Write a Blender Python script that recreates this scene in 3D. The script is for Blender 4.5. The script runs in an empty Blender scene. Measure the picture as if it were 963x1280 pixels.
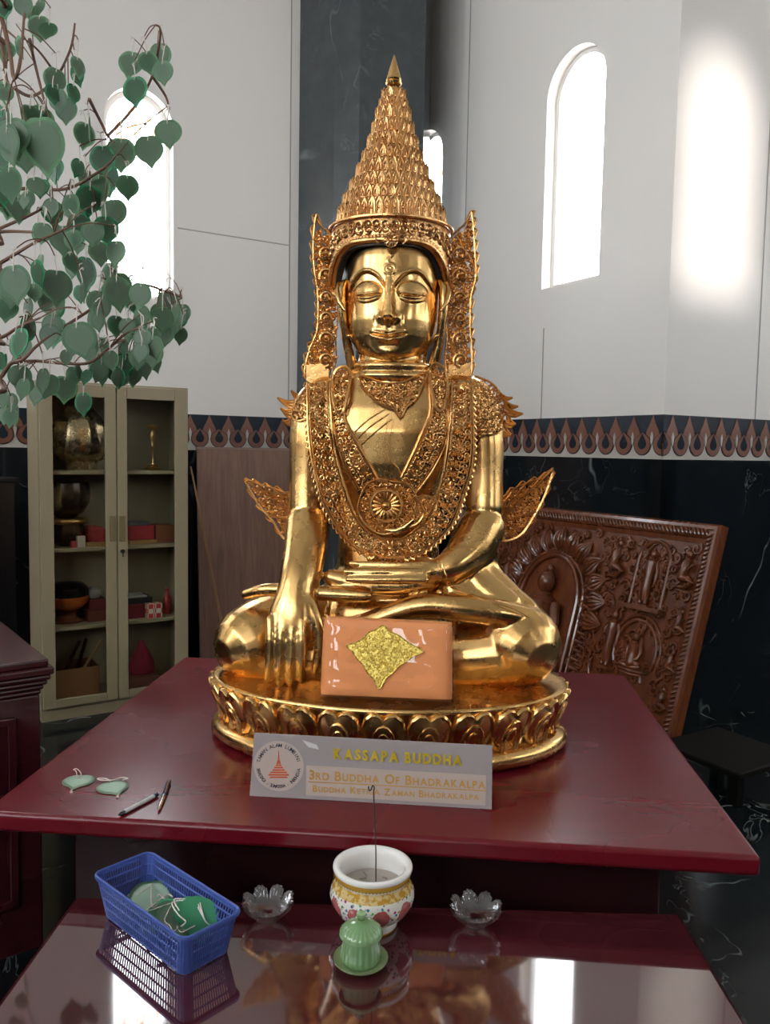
import bpy, bmesh, math, random
import numpy as np
from mathutils import Vector, Matrix
from mathutils.bvhtree import BVHTree
rnd = random.Random(7)
SC = bpy.context.scene
COL = SC.collection
PI = math.pi

# ------------------------------------------------------------------ camera
FPX = 1020.03
CAM = np.array([0.0, 0.0, 1.216])
RGT = np.array([0.99613172, 0.08611977, 0.01746365])
UPV = np.array([-0.02397051, 0.07511049, 0.99688707])
FWD = np.array([-0.08453998, 0.99344945, -0.07688427])

def ray(x, y):
    return (x - 481.5) / FPX * RGT - (y - 640) / FPX * UPV + FWD
def PY(x, y, Y):
    d = ray(x, y); return CAM + d * (Y / d[1])
def PZ(x, y, z):
    d = ray(x, y); return CAM + d * ((z - CAM[2]) / d[2])
def PD(x, y, D):
    return CAM + ray(x, y) * D
def PP(x, y, p0, n):
    d = ray(x, y); p0 = np.array(p0); n = np.array(n)
    return CAM + d * (np.dot(p0 - CAM, n) / np.dot(d, n))
YAW = 0.08489
def c2w(x, y):           # plan coordinates seen from the camera -> world plan
    c, s = math.cos(YAW), math.sin(YAW)
    return (c * x - s * y, s * x + c * y)

# ------------------------------------------------------------------ helpers
ORG = {}
def tag(o, label=None, cat=None, group=None, kind=None):
    if label: o['label'] = label
    if cat: o['category'] = cat
    if group: o['group'] = group
    if kind: o['kind'] = kind
    return o
def thing(name, label, cat, loc=(0, 0, 0), group=None):
    o = bpy.data.objects.new(name, None); COL.objects.link(o)
    o.location = loc; o.empty_display_size = .05
    ORG[o.name] = np.array(loc, float)
    return tag(o, label, cat, group)

class MB:
    def __init__(s, fn=None):
        s.v = []; s.f = []; s.m = []; s.n = 0; s.fn = fn; s.mi = 0
    def add(s, verts, faces):
        verts = np.asarray(verts, float).reshape(-1, 3)
        if s.fn is not None: verts = np.array([s.fn(*p) for p in verts])
        s.v.append(verts)
        n = s.n
        for f in faces: s.f.append(tuple(i + n for i in f)); s.m.append(s.mi)
        s.n += len(verts)
    def box(s, x0, x1, y0, y1, z0, z1):
        v = [(x, y, z) for z in (z0, z1) for y in (y0, y1) for x in (x0, x1)]
        s.add(v, [(0, 2, 3, 1), (4, 5, 7, 6), (0, 1, 5, 4), (2, 6, 7, 3), (0, 4, 6, 2), (1, 3, 7, 5)])
    def hexa(s, b, t):     # four bottom points, four top points, same winding
        s.add(list(b) + list(t), [(3, 2, 1, 0), (4, 5, 6, 7), (0, 1, 5, 4), (1, 2, 6, 5), (2, 3, 7, 6), (3, 0, 4, 7)])
    def loft(s, pts, ra, rb=None, n=12, side=None, closed=False, caps=True, round_caps=False):
        P = np.asarray(pts, float); k = len(P)
        ra = np.broadcast_to(np.asarray(ra, float), (k,)).copy()
        rb = ra.copy() if rb is None else np.broadcast_to(np.asarray(rb, float), (k,)).copy()
        if round_caps and not closed:
            t0 = P[0] - P[1]; t0 /= np.linalg.norm(t0) + 1e-12
            t1 = P[-1] - P[-2]; t1 /= np.linalg.norm(t1) + 1e-12
            A, RA, RB = [], [], []
            for a in (90, 65, 40, 20):
                c, q = math.cos(math.radians(a)), math.sin(math.radians(a))
                A.append(P[0] + t0 * min(ra[0], rb[0]) * q); RA.append(max(ra[0] * c, 1e-4)); RB.append(max(rb[0] * c, 1e-4))
            B, SA, SB = [], [], []
            for a in (20, 40, 65, 90):
                c, q = math.cos(math.radians(a)), math.sin(math.radians(a))
                B.append(P[-1] + t1 * min(ra[-1], rb[-1]) * q); SA.append(max(ra[-1] * c, 1e-4)); SB.append(max(rb[-1] * c, 1e-4))
            P = np.array(A + list(P) + B); ra = np.array(RA + list(ra) + SA); rb = np.array(RB + list(rb) + SB); k = len(P)
        if closed: T = np.roll(P, -1, 0) - np.roll(P, 1, 0)
        else:
            T = np.empty_like(P); T[1:-1] = P[2:] - P[:-2]; T[0] = P[1] - P[0]; T[-1] = P[-1] - P[-2]
        T /= np.linalg.norm(T, axis=1)[:, None] + 1e-12
        V = []
        e = None
        for i in range(k):
            t = T[i]
            if side is not None: h = np.array(side, float)
            elif e is None: h = np.array((0, 0, 1.)) if abs(t[2]) < .9 else np.array((1., 0, 0))
            else: h = e
            h = h - t * np.dot(h, t); h /= np.linalg.norm(h) + 1e-12
            e = h; g = np.cross(t, h)
            for j in range(n):
                a = 2 * PI * j / n
                V.append(P[i] + h * (ra[i] * math.cos(a)) + g * (rb[i] * math.sin(a)))
        F = []
        for i in range(k if closed else k - 1):
            i2 = (i + 1) % k
            for j in range(n):
                j2 = (j + 1) % n
                F.append((i * n + j, i * n + j2, i2 * n + j2, i2 * n + j))
        if caps and not closed:
            F.append(tuple(range(n - 1, -1, -1))); F.append(tuple((k - 1) * n + j for j in range(n)))
        s.add(V, F)
    def lathe(s, prof, n=48, c=(0, 0, 0), ax=1.0, ay=1.0, rad=None, caps=True):
        V = []; k = len(prof)
        for i, (r, z) in enumerate(prof):
            for j in range(n):
                a = 2 * PI * j / n
                q = r if rad is None else rad(r, z, a, i)
                V.append((c[0] + q * ax * math.cos(a), c[1] + q * ay * math.sin(a), c[2] + z))
        F = [(i * n + j, i * n + (j + 1) % n, (i + 1) * n + (j + 1) % n, (i + 1) * n + j) for i in range(k - 1) for j in range(n)]
        if caps:
            if prof[0][0] > 1e-5: F.append(tuple(range(n - 1, -1, -1)))
            if prof[-1][0] > 1e-5: F.append(tuple((k - 1) * n + j for j in range(n)))
        s.add(V, F)
    def prism(s, poly, fr, d0, d1):      # poly: (u, v) list; fr(u, v, d) -> point
        n = len(poly)
        V = [fr(u, v, d0) for u, v in poly] + [fr(u, v, d1) for u, v in poly]
        s.add(V, [tuple(range(n - 1, -1, -1)), tuple(range(n, 2 * n))] + [(i, (i + 1) % n, n + (i + 1) % n, n + i) for i in range(n)])
    def ball(s, c, r, n=10, m=6):
        rx, ry, rz = (r, r, r) if np.isscalar(r) else r
        V = []
        for i in range(m + 1):
            ph = -PI / 2 + PI * i / m
            for j in range(n):
                a = 2 * PI * j / n
                V.append((c[0] + rx * max(math.cos(ph), 1e-3) * math.cos(a), c[1] + ry * max(math.cos(ph), 1e-3) * math.sin(a), c[2] + rz * math.sin(ph)))
        F = [(i * n + j, i * n + (j + 1) % n, (i + 1) * n + (j + 1) % n, (i + 1) * n + j) for i in range(m) for j in range(n)]
        F.append(tuple(range(n - 1, -1, -1))); F.append(tuple(m * n + j for j in range(n)))
        s.add(V, F)
    def mesh(s, name, mats, org, smooth=True, angle=40):
        me = bpy.data.meshes.new(name)
        V = np.concatenate(s.v) - np.array(org)
        me.from_pydata([tuple(p) for p in V], [], s.f)
        for m in mats: me.materials.append(m)
        if len(mats) > 1: me.polygons.foreach_set('material_index', s.m)
        bm = bmesh.new(); bm.from_mesh(me)
        bmesh.ops.recalc_face_normals(bm, faces=bm.faces)
        if smooth:
            ca = math.radians(angle)
            for f in bm.faces: f.smooth = True
            for e in bm.edges:
                if len(e.link_faces) == 2 and e.calc_face_angle(0) > ca: e.smooth = False
        bm.to_mesh(me); bm.free()
        return me
    def build(s, name, mat, parent=None, smooth=True, angle=40, bevel=0, org=None, seg=2):
        mats = mat if isinstance(mat, (list, tuple)) else [mat]
        if parent is not None:
            o0 = ORG[parent.name]
        elif org is not None: o0 = np.array(org, float)
        else:
            V = np.concatenate(s.v); lo, hi = V.min(0), V.max(0)
            o0 = np.array(((lo[0] + hi[0]) / 2, (lo[1] + hi[1]) / 2, lo[2]))
        me = s.mesh(name, mats, o0, smooth, angle)
        o = bpy.data.objects.new(name, me); COL.objects.link(o)
        ORG[o.name] = o0
        if parent is not None: o.parent = parent
        else: o.location = o0
        if bevel:
            b = o.modifiers.new('bevel', 'BEVEL'); b.width = bevel; b.segments = seg; b.limit_method = 'ANGLE'; b.angle_limit = math.radians(35)
            b.harden_normals = False
        return o
def struct(mb, name, mat, **k):
    o = mb.build(name, mat, **k); o['kind'] = 'structure'; return o
def copy_tree(root, loc=None, rot=None, scale=None, label=None):
    r = root.copy(); COL.objects.link(r)
    if loc is not None: r.location = loc
    if rot is not None: r.rotation_euler = rot
    if scale is not None: r.scale = (scale,) * 3
    if label: r['label'] = label
    for ch in list(root.children):
        c = ch.copy(); COL.objects.link(c); c.parent = r
        for g in list(ch.children):
            d = g.copy(); COL.objects.link(d); d.parent = c
    return r

# ------------------------------------------------------------------ materials
class NT:
    def __init__(s, name):
        s.m = bpy.data.materials.new(name); s.m.use_nodes = True
        s.t = s.m.node_tree; s.b = s.t.nodes['Principled BSDF']; s.out = s.t.nodes['Material Output']
        s.co = None
    def n(s, t, **k):
        q = s.t.nodes.new(t)
        for a, b in k.items(): setattr(q, a, b)
        return q
    def l(s, a, b): s.t.links.new(a, b)
    def coord(s):
        if s.co is None: s.co = s.n('ShaderNodeTexCoord').outputs['Object']
        return s.co
    def noise(s, scale, detail=4, rough=.55, dist=0, vec=None, stretch=None):
        q = s.n('ShaderNodeTexNoise'); q.inputs['Scale'].default_value = scale; q.inputs['Detail'].default_value = detail
        q.inputs['Roughness'].default_value = rough; q.inputs['Distortion'].default_value = dist
        v = vec or s.coord()
        if stretch:
            mp = s.n('ShaderNodeMapping'); mp.inputs['Scale'].default_value = stretch; s.l(v, mp.inputs['Vector']); v = mp.outputs['Vector']
        s.l(v, q.inputs['Vector']); return q.outputs['Fac']
    def ramp(s, fac, stops, interp='LINEAR'):
        q = s.n('ShaderNodeValToRGB'); q.color_ramp.interpolation = interp
        e = q.color_ramp.elements
        while len(e) < len(stops): e.new(.5)
        for el, (p, c) in zip(e, stops):
            el.position = p; el.color = (c, c, c, 1) if np.isscalar(c) else (*c, 1)
        s.l(fac, q.inputs['Fac']); return q.outputs['Color']
    def math(s, op, a, b=None, c=None):
        q = s.n('ShaderNodeMath', operation=op)
        for i, x in enumerate((a, b, c)):
            if x is None: continue
            if np.isscalar(x): q.inputs[i].default_value = x
            else: s.l(x, q.inputs[i])
        return q.outputs[0]
    def mix(s, fac, a, b):
        q = s.n('ShaderNodeMix', data_type='RGBA')
        for i, x in ((0, fac), (6, a), (7, b)):
            if np.isscalar(x): q.inputs[i].default_value = x
            elif isinstance(x, tuple): q.inputs[i].default_value = (*x, 1)
            else: s.l(x, q.inputs[i])
        return q.outputs[2]
    def bump(s, h, strength=.3, dist=.01):
        q = s.n('ShaderNodeBump'); q.inputs['Strength'].default_value = strength; q.inputs['Distance'].default_value = dist
        s.l(h, q.inputs['Height']); s.l(q.outputs['Normal'], s.b.inputs['Normal']); return q
    def set(s, **k):
        nm = dict(color='Base Color', rough='Roughness', metal='Metallic', ior='IOR', coat='Coat Weight', coat_rough='Coat Roughness', coat_ior='Coat IOR', trans='Transmission Weight', spec='Specular IOR Level', alpha='Alpha', sheen='Sheen Weight', sss='Subsurface Weight', emis='Emission Color', emis_s='Emission Strength')
        for a, x in k.items():
            i = s.b.inputs[nm[a]]
            if np.isscalar(x): i.default_value = x
            elif isinstance(x, tuple): i.default_value = (*x, 1) if len(x) == 3 else x
            else: s.l(x, i)
        return s
def plain(name, c, rough=.5, metal=0, **k):
    return NT(name).set(color=c, rough=rough, metal=metal, **k).m

def mk_gold(name, c1, c2, r0, r1, bump=.12, sc=35):
    t = NT(name)
    n1 = t.noise(6, 5, .6); n2 = t.noise(sc, 4, .6)
    t.set(color=t.mix(t.ramp(n1, [(.35, 0.), (.7, 1.)]), c1, c2), metal=1.0, rough=t.ramp(n2, [(.3, r0), (.75, r1)]))
    t.bump(n2, bump, .004); return t.m
M_gold = mk_gold('gilded_bronze', (.74, .465, .185), (.63, .37, .13), .20, .34, .05, 14)
M_fil = mk_gold('filigree_gold', (.72, .41, .155), (.60, .31, .10), .24, .42, .15, 90)
M_crown = mk_gold('crown_gold', (.72, .42, .18), (.60, .32, .12), .24, .42, .15, 90)

def mk_marble(name, base, vein, sc=1.6, amt=.75, rough=.1, w=.012):
    t = NT(name)
    n = t.noise(sc, 3, .5, .5, stretch=(1, 1, .6)); n2 = t.noise(sc * 2.3, 4, .55, .8, stretch=(1, .7, 1))
    d1 = t.math('ABSOLUTE', t.math('SUBTRACT', n, .5)); d2 = t.math('ABSOLUTE', t.math('SUBTRACT', n2, .47))
    v1 = t.ramp(d1, [(0, 1.), (w * .55, 0.)]); v2 = t.ramp(d2, [(0, .5), (w * .5, 0.)])
    m1 = t.ramp(t.noise(sc * 1.7, 3), [(.50, 0.), (.68, 1.)]); m2 = t.ramp(t.noise(sc * 1.1, 2, vec=None, stretch=(1.3, .8, 1.1)), [(.52, 0.), (.66, 1.)])
    fac = t.math('MAXIMUM', t.math('MULTIPLY', v1, m1), t.math('MULTIPLY', v2, m2)); fac = t.math('MULTIPLY', fac, amt)
    cl = t.mix(t.noise(sc * 5, 5), base, tuple(x * 1.9 for x in base))
    t.set(color=t.mix(fac, cl, vein), rough=rough); return t.m
M_marble = mk_marble('black_marble', (.006, .008, .010), (.42, .48, .46), 1.7, .6, .1)
M_floor = mk_marble('black_marble_floor', (.005, .007, .008), (.5, .56, .53), 1.9, .9, .12)
for n_ in M_floor.node_tree.nodes:
    if n_.type == 'BSDF_PRINCIPLED': n_.inputs['Specular IOR Level'].default_value = .22
M_pillar = mk_marble('grey_green_marble', (.040, .046, .048), (.27, .30, .29), 2.4, .5, .18, .02)

def mk_wall():
    t = NT('white_gloss_panel')
    t.set(color=t.mix(t.noise(.9, 3), (.80, .765, .72), (.75, .72, .68)), rough=.38, spec=.18)
    return t.m
M_wall = mk_wall()
M_wall_back = plain('dimmed_unseen_wall', (.26, .20, .145), .6)  # unseen back and far left walls, toned dark to dim the gold's reflections
M_joint = plain('panel_joint', (.35, .33, .31), .6)
M_ceil = plain('ceiling_paint', (.75, .73, .70), .7)
M_bandblue = mk_marble('band_dark_blue', (.012, .019, .028), (.16, .20, .22), 3, .4, .15)
M_bandbrown = plain('band_terracotta', (.20, .082, .052), .35)
M_bandline = plain('band_black_line', (.006, .006, .008), .3)
M_cream = plain('band_cream', (.50, .47, .42), .4)

def mk_wood(name, c1, c2, rough, stretch, sc=3, ior=1.5, coat=0.0, bump=.05):
    t = NT(name)
    g = t.noise(sc, 6, .6, .6, stretch=stretch)
    t.set(color=t.mix(t.ramp(g, [(.3, 0.), (.7, 1.)]), c1, c2), rough=rough, ior=ior, coat=coat, coat_rough=.06)
    if bump: t.bump(g, bump, .003)
    return t.m
def mk_lacquer(name, c1, c2, r0, r1, ior, stretch):
    t = NT(name)
    g = t.noise(3, 5, .6, .4, stretch=stretch)
    sm = t.noise(2.2, 3, .5, .2)
    t.set(color=t.mix(g, c1, c2), rough=t.ramp(sm, [(.3, r0), (.75, r1)]), ior=ior)
    return t.m
M_red = mk_lacquer('red_lacquered_wood', (.145, .005, .012), (.10, .0035, .008), .20, .34, 1.42, (2, 12, 12))
M_red_low = mk_lacquer('dark_red_polished_wood', (.075, .014, .018), (.045, .008, .010), .03, .075, 2.05, (2, 12, 12))
M_altar = mk_lacquer('dark_maroon_wood', (.055, .008, .012), (.030, .005, .007), .18, .3, 1.5, (8, 2, 8))
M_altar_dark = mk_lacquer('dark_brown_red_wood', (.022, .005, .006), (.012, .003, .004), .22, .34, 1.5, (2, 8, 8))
M_board = mk_wood('walnut_laminate', (.34, .19, .13), (.19, .105, .074), .42, (9, 9, .7), 4, bump=.02)
M_carve = mk_wood('carved_teak', (.20, .056, .017), (.105, .025, .009), .25, (5, 5, 1.2), 6, coat=.35)
M_bamboo = mk_wood('pale_bamboo', (.42, .24, .11), (.30, .15, .06), .45, (6, 6, .6), 6)
M_black = plain('black_lacquer', (.006, .006, .007), .25)
M_steel = NT('beige_painted_steel').set(color=(.31, .255, .155), rough=.42).m
M_steel_in = plain('beige_steel_interior', (.30, .25, .18), .6)

def mk_glass(name, tint=(1, 1, 1), refl=1.0):
    t = NT(name); t.t.nodes.remove(t.b)
    tr = t.n('ShaderNodeBsdfTransparent'); tr.inputs['Color'].default_value = (*tint, 1)
    gl = t.n('ShaderNodeBsdfGlossy'); gl.inputs['Roughness'].default_value = .03
    fr = t.n('ShaderNodeFresnel'); fr.inputs['IOR'].default_value = 1.5
    mx = t.n('ShaderNodeMixShader')
    bk_ = t.n('ShaderNodeNewGeometry').outputs['Backfacing']
    t.l(t.math('MULTIPLY', t.math('MULTIPLY', fr.outputs[0], refl), t.math('SUBTRACT', 1.0, bk_)), mx.inputs[0]); t.l(tr.outputs[0], mx.inputs[1]); t.l(gl.outputs[0], mx.inputs[2])
    t.l(mx.outputs[0], t.out.inputs['Surface']); return t.m
M_pane = mk_glass('clear_pane', (.92, .93, .91), .8)
M_winpane = mk_glass('window_glass', (.97, .98, 1.0), .6)
M_film = mk_glass('clear_plastic_film', (.97, .96, .95), 1.0)
M_wrap = mk_glass('parcel_wrap_film', (.99, .985, .98), .22)
M_crystal = mk_glass('pressed_crystal', (.95, .92, .93), 4.0)
M_ash = NT('incense_ash').set(color=(.42, .38, .33), rough=.95).m

def mk_leaf(name, c, tr, mixf=.45):
    t = NT(name)
    t.set(color=t.mix(t.noise(25, 3), c, tuple(x * .8 for x in c)), rough=.45)
    tl = t.n('ShaderNodeBsdfTranslucent'); tl.inputs['Color'].default_value = (*tr, 1)
    mx = t.n('ShaderNodeMixShader'); mx.inputs[0].default_value = mixf
    t.l(t.b.outputs[0], mx.inputs[1]); t.l(tl.outputs[0], mx.inputs[2]); t.l(mx.outputs[0], t.out.inputs['Surface'])
    return t.m
M_leafA = mk_leaf('leaf_tag_green', (.14, .27, .16), (.50, .70, .50), .6)
M_leafB = mk_leaf('leaf_tag_pale_face', (.30, .41, .30), (.62, .76, .60), .6)
M_leafC = mk_leaf('leaf_tag_mint', (.46, .64, .47), (.4, .55, .42), .2)
M_leafD = mk_leaf('leaf_tag_emerald', (.05, .36, .16), (.10, .45, .2), .3)
M_string = plain('white_string', (.72, .66, .58), .8)
M_twig = NT('brown_branch').set(color=(.17, .085, .05), rough=.7).m
# ------------------------------------------------------------------ room
A31 = math.radians(31) + YAW
E1 = np.array([math.cos(A31), math.sin(A31)])            # along the left wall, towards the corner
E2 = np.array([math.sin(A31), -math.cos(A31)])           # into the room, along the right wall
KX = np.array(c2w(.196, 5.2704))
def RM(a, b, z=0.0):
    p = KX + a * E1 + b * E2
    return (p[0], p[1], z)
def to_ab(p):
    q = np.array(p[:2]) - KX; return float(q @ E1), float(q @ E2)
B1 = 1.968
A0, A4, BB = -7.5, 3.2, 8.6
HZ = 4.55
ZB0, ZB1 = 1.192, 1.388

def wall_frame(origin, udir, ndir):      # u along the wall, d out of the room (negative comes inwards)
    o = np.array(origin); u = np.array(udir); n = np.array(ndir)
    def fr(x, d, z):
        p = o + u * x + n * d
        return (p[0], p[1], z)
    return fr
WALLS = {
    'left': (wall_frame(RM(A0, 0)[:2], E1, -E2), -A0),
    'right': (wall_frame(RM(0, 0)[:2], E2, E1), B1),
    'alcove': (wall_frame(RM(0, B1)[:2], E1, -E2), A4),
    'far_right': (wall_frame(RM(A4, B1)[:2], E2, E1), BB - B1),
    'back': (wall_frame(RM(A4, BB)[:2], -E1, E2), A4 - A0),
    'far_left': (wall_frame(RM(A0, BB)[:2], -E2, -E1), BB),
}
WT = .11
def build_wall(side, holes):
    """white panel wall with arched openings (x0, x1, z0, z_top)"""
    fr, L = WALLS[side]
    m = MB(lambda x, d, z: fr(x, d, z))
    xs = 0.0
    for (x0, x1, z0, zt) in sorted(holes):
        r = (x1 - x0) / 2; zs = zt - r; xc = (x0 + x1) / 2; N = 20
        m.add([(xs, 0, ZB1), (x0, 0, ZB1), (x0, 0, HZ), (xs, 0, HZ)], [(0, 1, 2, 3)])
        m.add([(x0, 0, ZB1), (x1, 0, ZB1), (x1, 0, z0), (x0, 0, z0)], [(0, 1, 2, 3)])
        arc = [(xc - r * math.cos(PI * i / N), zs + r * math.sin(PI * i / N)) for i in range(N + 1)]
        for i in range(N):
            (xa, za), (xb, zb) = arc[i], arc[i + 1]
            m.add([(xa, 0, za), (xb, 0, zb), (xb, 0, HZ), (xa, 0, HZ)], [(0, 1, 2, 3)])
        loop = [(x0, z0)] + arc + [(x1, z0)]
        k = len(loop)
        m.add([(x, 0, z) for x, z in loop] + [(x, WT, z) for x, z in loop], [(i, (i + 1) % k, k + (i + 1) % k, k + i) for i in range(k)])
        xs = x1
    m.add([(xs, 0, ZB1), (L, 0, ZB1), (L, 0, HZ), (xs, 0, HZ)], [(0, 1, 2, 3)])
    struct(m, 'wall_' + side, M_wall_back if side in ('back', 'far_left') else M_wall, smooth=False)
    d = MB(lambda x, dd, z: fr(x, dd, z))
    d.box(0, L, 0, .1, 0, ZB0)
    struct(d, 'wall_%s_dado' % side, M_marble, smooth=False)
def build_band(side, idx):
    fr, L = WALLS[side]
    H = ZB1 - ZB0; n = max(2, round(L / .1096)); p = L / n
    m = MB(lambda x, d, z: fr(x, d, z))
    def plate(poly, d, mi):
        m.mi = mi
        m.prism(poly, lambda u, v, w: (u, w, ZB0 + v * H), -d, 0.002)
    m.mi = 0; m.box(0, L, -.001, .01, ZB0, ZB1)
    m.mi = 3; m.box(0, L, -.0025, 0, ZB0, ZB0 + .36 * H)
    if side in ('left', 'right', 'alcove'):
        for i in range(n):
            c = (i + .5) * p
            lf = [(-.36, .40), (-.37, .52), (-.29, .66), (-.15, .80), (-.06, .92), (0, 1.0), (.06, .92), (.15, .80), (.29, .66), (.37, .52), (.36, .40)]
            plate([(c + u * p, v) for u, v in lf], .004, 1)
            wd = [(0, .62), (.07, .50), (.045, .38), (0, .30), (-.045, .38), (-.07, .50)]
            plate([(c + u * p, v) for u, v in wd], .0095, 3)
        for i in range(n + 1):
            c = i * p
            def drop(r, top, cz):
                q = [(math.sin(t) * r, cz - math.cos(t) * r * p / H) for t in np.linspace(-2.2, 2.2, 17)]
                return q + [(0, top)]
            def cl(q): return [(min(max(c + u * p, 0), L), v) for u, v in q]
            plate(cl(drop(.455, .62, .33)), .0055, 2)
            plate(cl(drop(.415, .60, .335)), .007, 1)
            plate(cl(drop(.21, .58, .34)), .0085, 0)
    struct(m, 'trim_%d' % idx, [M_bandblue, M_bandbrown, M_bandline, M_cream], smooth=False)

def wall_hit(side, px, py):
    fr, L = WALLS[side]
    p0 = np.array(fr(0, 0, 0)); n = np.array(fr(0, 1, 0)) - p0; u = np.array(fr(1, 0, 0)) - p0
    h = PP(px, py, p0, n); return float((h - p0) @ u), float(h[2])

# windows in view, then unseen ones added for light
lx0, _ = wall_hit('left', 131, 250); lx1, lz0 = wall_hit('left', 217, 376); _, lzt = wall_hit('left', 176, 110)
rx0, rz0 = wall_hit('right', 677, 362); rx1, _ = wall_hit('right', 752, 250); _, rzt = wall_hit('right', 722, 57)
nx1, _ = wall_hit('right', 553, 220); _, nzt = wall_hit('right', 540, 160)
HOLES = {'left': [(lx0, lx1, lz0, lzt)], 'right': [(nx1 - .37, nx1, rz0, nzt), (rx0, rx1, rz0, rzt)],
         'alcove': [], 'far_right': [(.5 + 1.6 * i, .95 + 1.6 * i, 1.95, 3.2) for i in range(4)], 'back': [], 'far_left': []}  # far_right windows are unseen, added to let in more daylight
for i in range(3): HOLES['left'].append((lx0 - 1.8 * (i + 1), lx1 - 1.8 * (i + 1), lz0, lzt))  # further windows out of view, added to light the right wall
# light patch on the alcove wall: a low sun through an arched window of the back wall
sx, sz0 = wall_hit('alcove', 888, 370); _, szt = wall_hit('alcove', 888, 52)
sx0, _ = wall_hit('alcove', 826, 250); sx1, _ = wall_hit('alcove', 938, 250)
SUN_SLOPE, SUN_UP = .16, .05
bx = A4 - (sx - SUN_SLOPE * (BB - B1)); dz = SUN_UP * (BB - B1)
sw = (sx1 - sx0) / 2 - .03
HOLES['back'] = [(bx - sw, bx + sw, sz0 + dz, szt + dz)]
bk = [(.4, .95, 2.6, 4.2), (9.2, 9.75, 2.6, 4.2)]  # unseen windows added for light, set so their sun patches stay out of view
HOLES['back'] += [h for h in bk if h[1] < bx - sw - .1 or h[0] > bx + sw + .1]
HOLES['far_left'] = [(.6 + 1.9 * i, 1.5 + 1.9 * i, 2.3, 4.25) for i in range(4)]  # unseen high windows, added to light the right wall and the statue
for i, s in enumerate(WALLS):
    build_wall(s, HOLES[s]); build_band(s, i + 1)

fl = MB(); fl.add([RM(A0, 0), RM(A4, 0), RM(A4, BB), RM(A0, BB)], [(0, 1, 2, 3)]); struct(fl, 'floor', M_floor, smooth=False, org=(0, 0, 0))
ce = MB(); ce.add([RM(A0, -.3, HZ), RM(A4 + .3, -.3, HZ), RM(A4 + .3, BB + .3, HZ), RM(A0, BB + .3, HZ)], [(0, 1, 2, 3)]); struct(ce, 'ceiling', M_ceil, smooth=False, org=(0, 0, HZ))

# panel joints
jt = MB()
def vjoint(side, px, z0, z1):
    fr, L = WALLS[side]; x, _ = wall_hit(side, px, 450)
    for a, b in [(z0, z1)]:
        v = [fr(x + sx_, -.002 + dd, zz) for zz in (a, b) for dd in (0, .004) for sx_ in (-.0035, .0035)]
        jt.add(v, [(0, 2, 3, 1), (4, 5, 7, 6), (0, 1, 5, 4), (2, 6, 7, 3), (0, 4, 6, 2), (1, 3, 7, 5)])
def hjoint(side, px0, px1, py):
    fr, L = WALLS[side]; x0, z = wall_hit(side, px0, py); x1, _ = wall_hit(side, px1, py)
    v = [fr(x, -.002 + dd, z + zz) for zz in (-.003, .003) for dd in (0, .004) for x in (x0, x1)]
    jt.add(v, [(0, 2, 3, 1), (4, 5, 7, 6), (0, 1, 5, 4), (2, 6, 7, 3), (0, 4, 6, 2), (1, 3, 7, 5)])
vjoint('left', 361, ZB1, HZ); hjoint('left', 222, 361, 285)
vjoint('right', 578, ZB1, HZ); vjoint('right', 679, ZB1, 1.85); vjoint('alcove', 948, ZB1, HZ)
struct(jt, 'trim_7', M_joint, smooth=False)

# corner pillar, marble faces
def cpt(px, d):                       # plan point seen at pixel column px (row 300) at depth d
    q = PD(px, 300, d); return (q[0], q[1])
fl_, Ll = WALLS['left']; fr_, Lr = WALLS['right']
xa, _ = wall_hit('left', 373, 300); xe, _ = wall_hit('right', 535, 300)
pa = fl_(xa, 0, 0)[:2]; pe = fr_(xe, 0, 0)[:2]
pb, pc, pd_ = cpt(416, 4.60), cpt(447, 4.55), cpt(527, 4.60)
ring = [pa, pb, pc, pd_, pe, RM(.1, -.1)[:2]]
pm = MB(); pm.add([(x, y, 0) for x, y in ring] + [(x, y, HZ) for x, y in ring],
                  [(i, (i + 1) % 6, 6 + (i + 1) % 6, 6 + i) for i in range(6)])
struct(pm, 'wall_corner_pillar', M_pillar, smooth=False, org=(pc[0], pc[1], 0), bevel=0)

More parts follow.
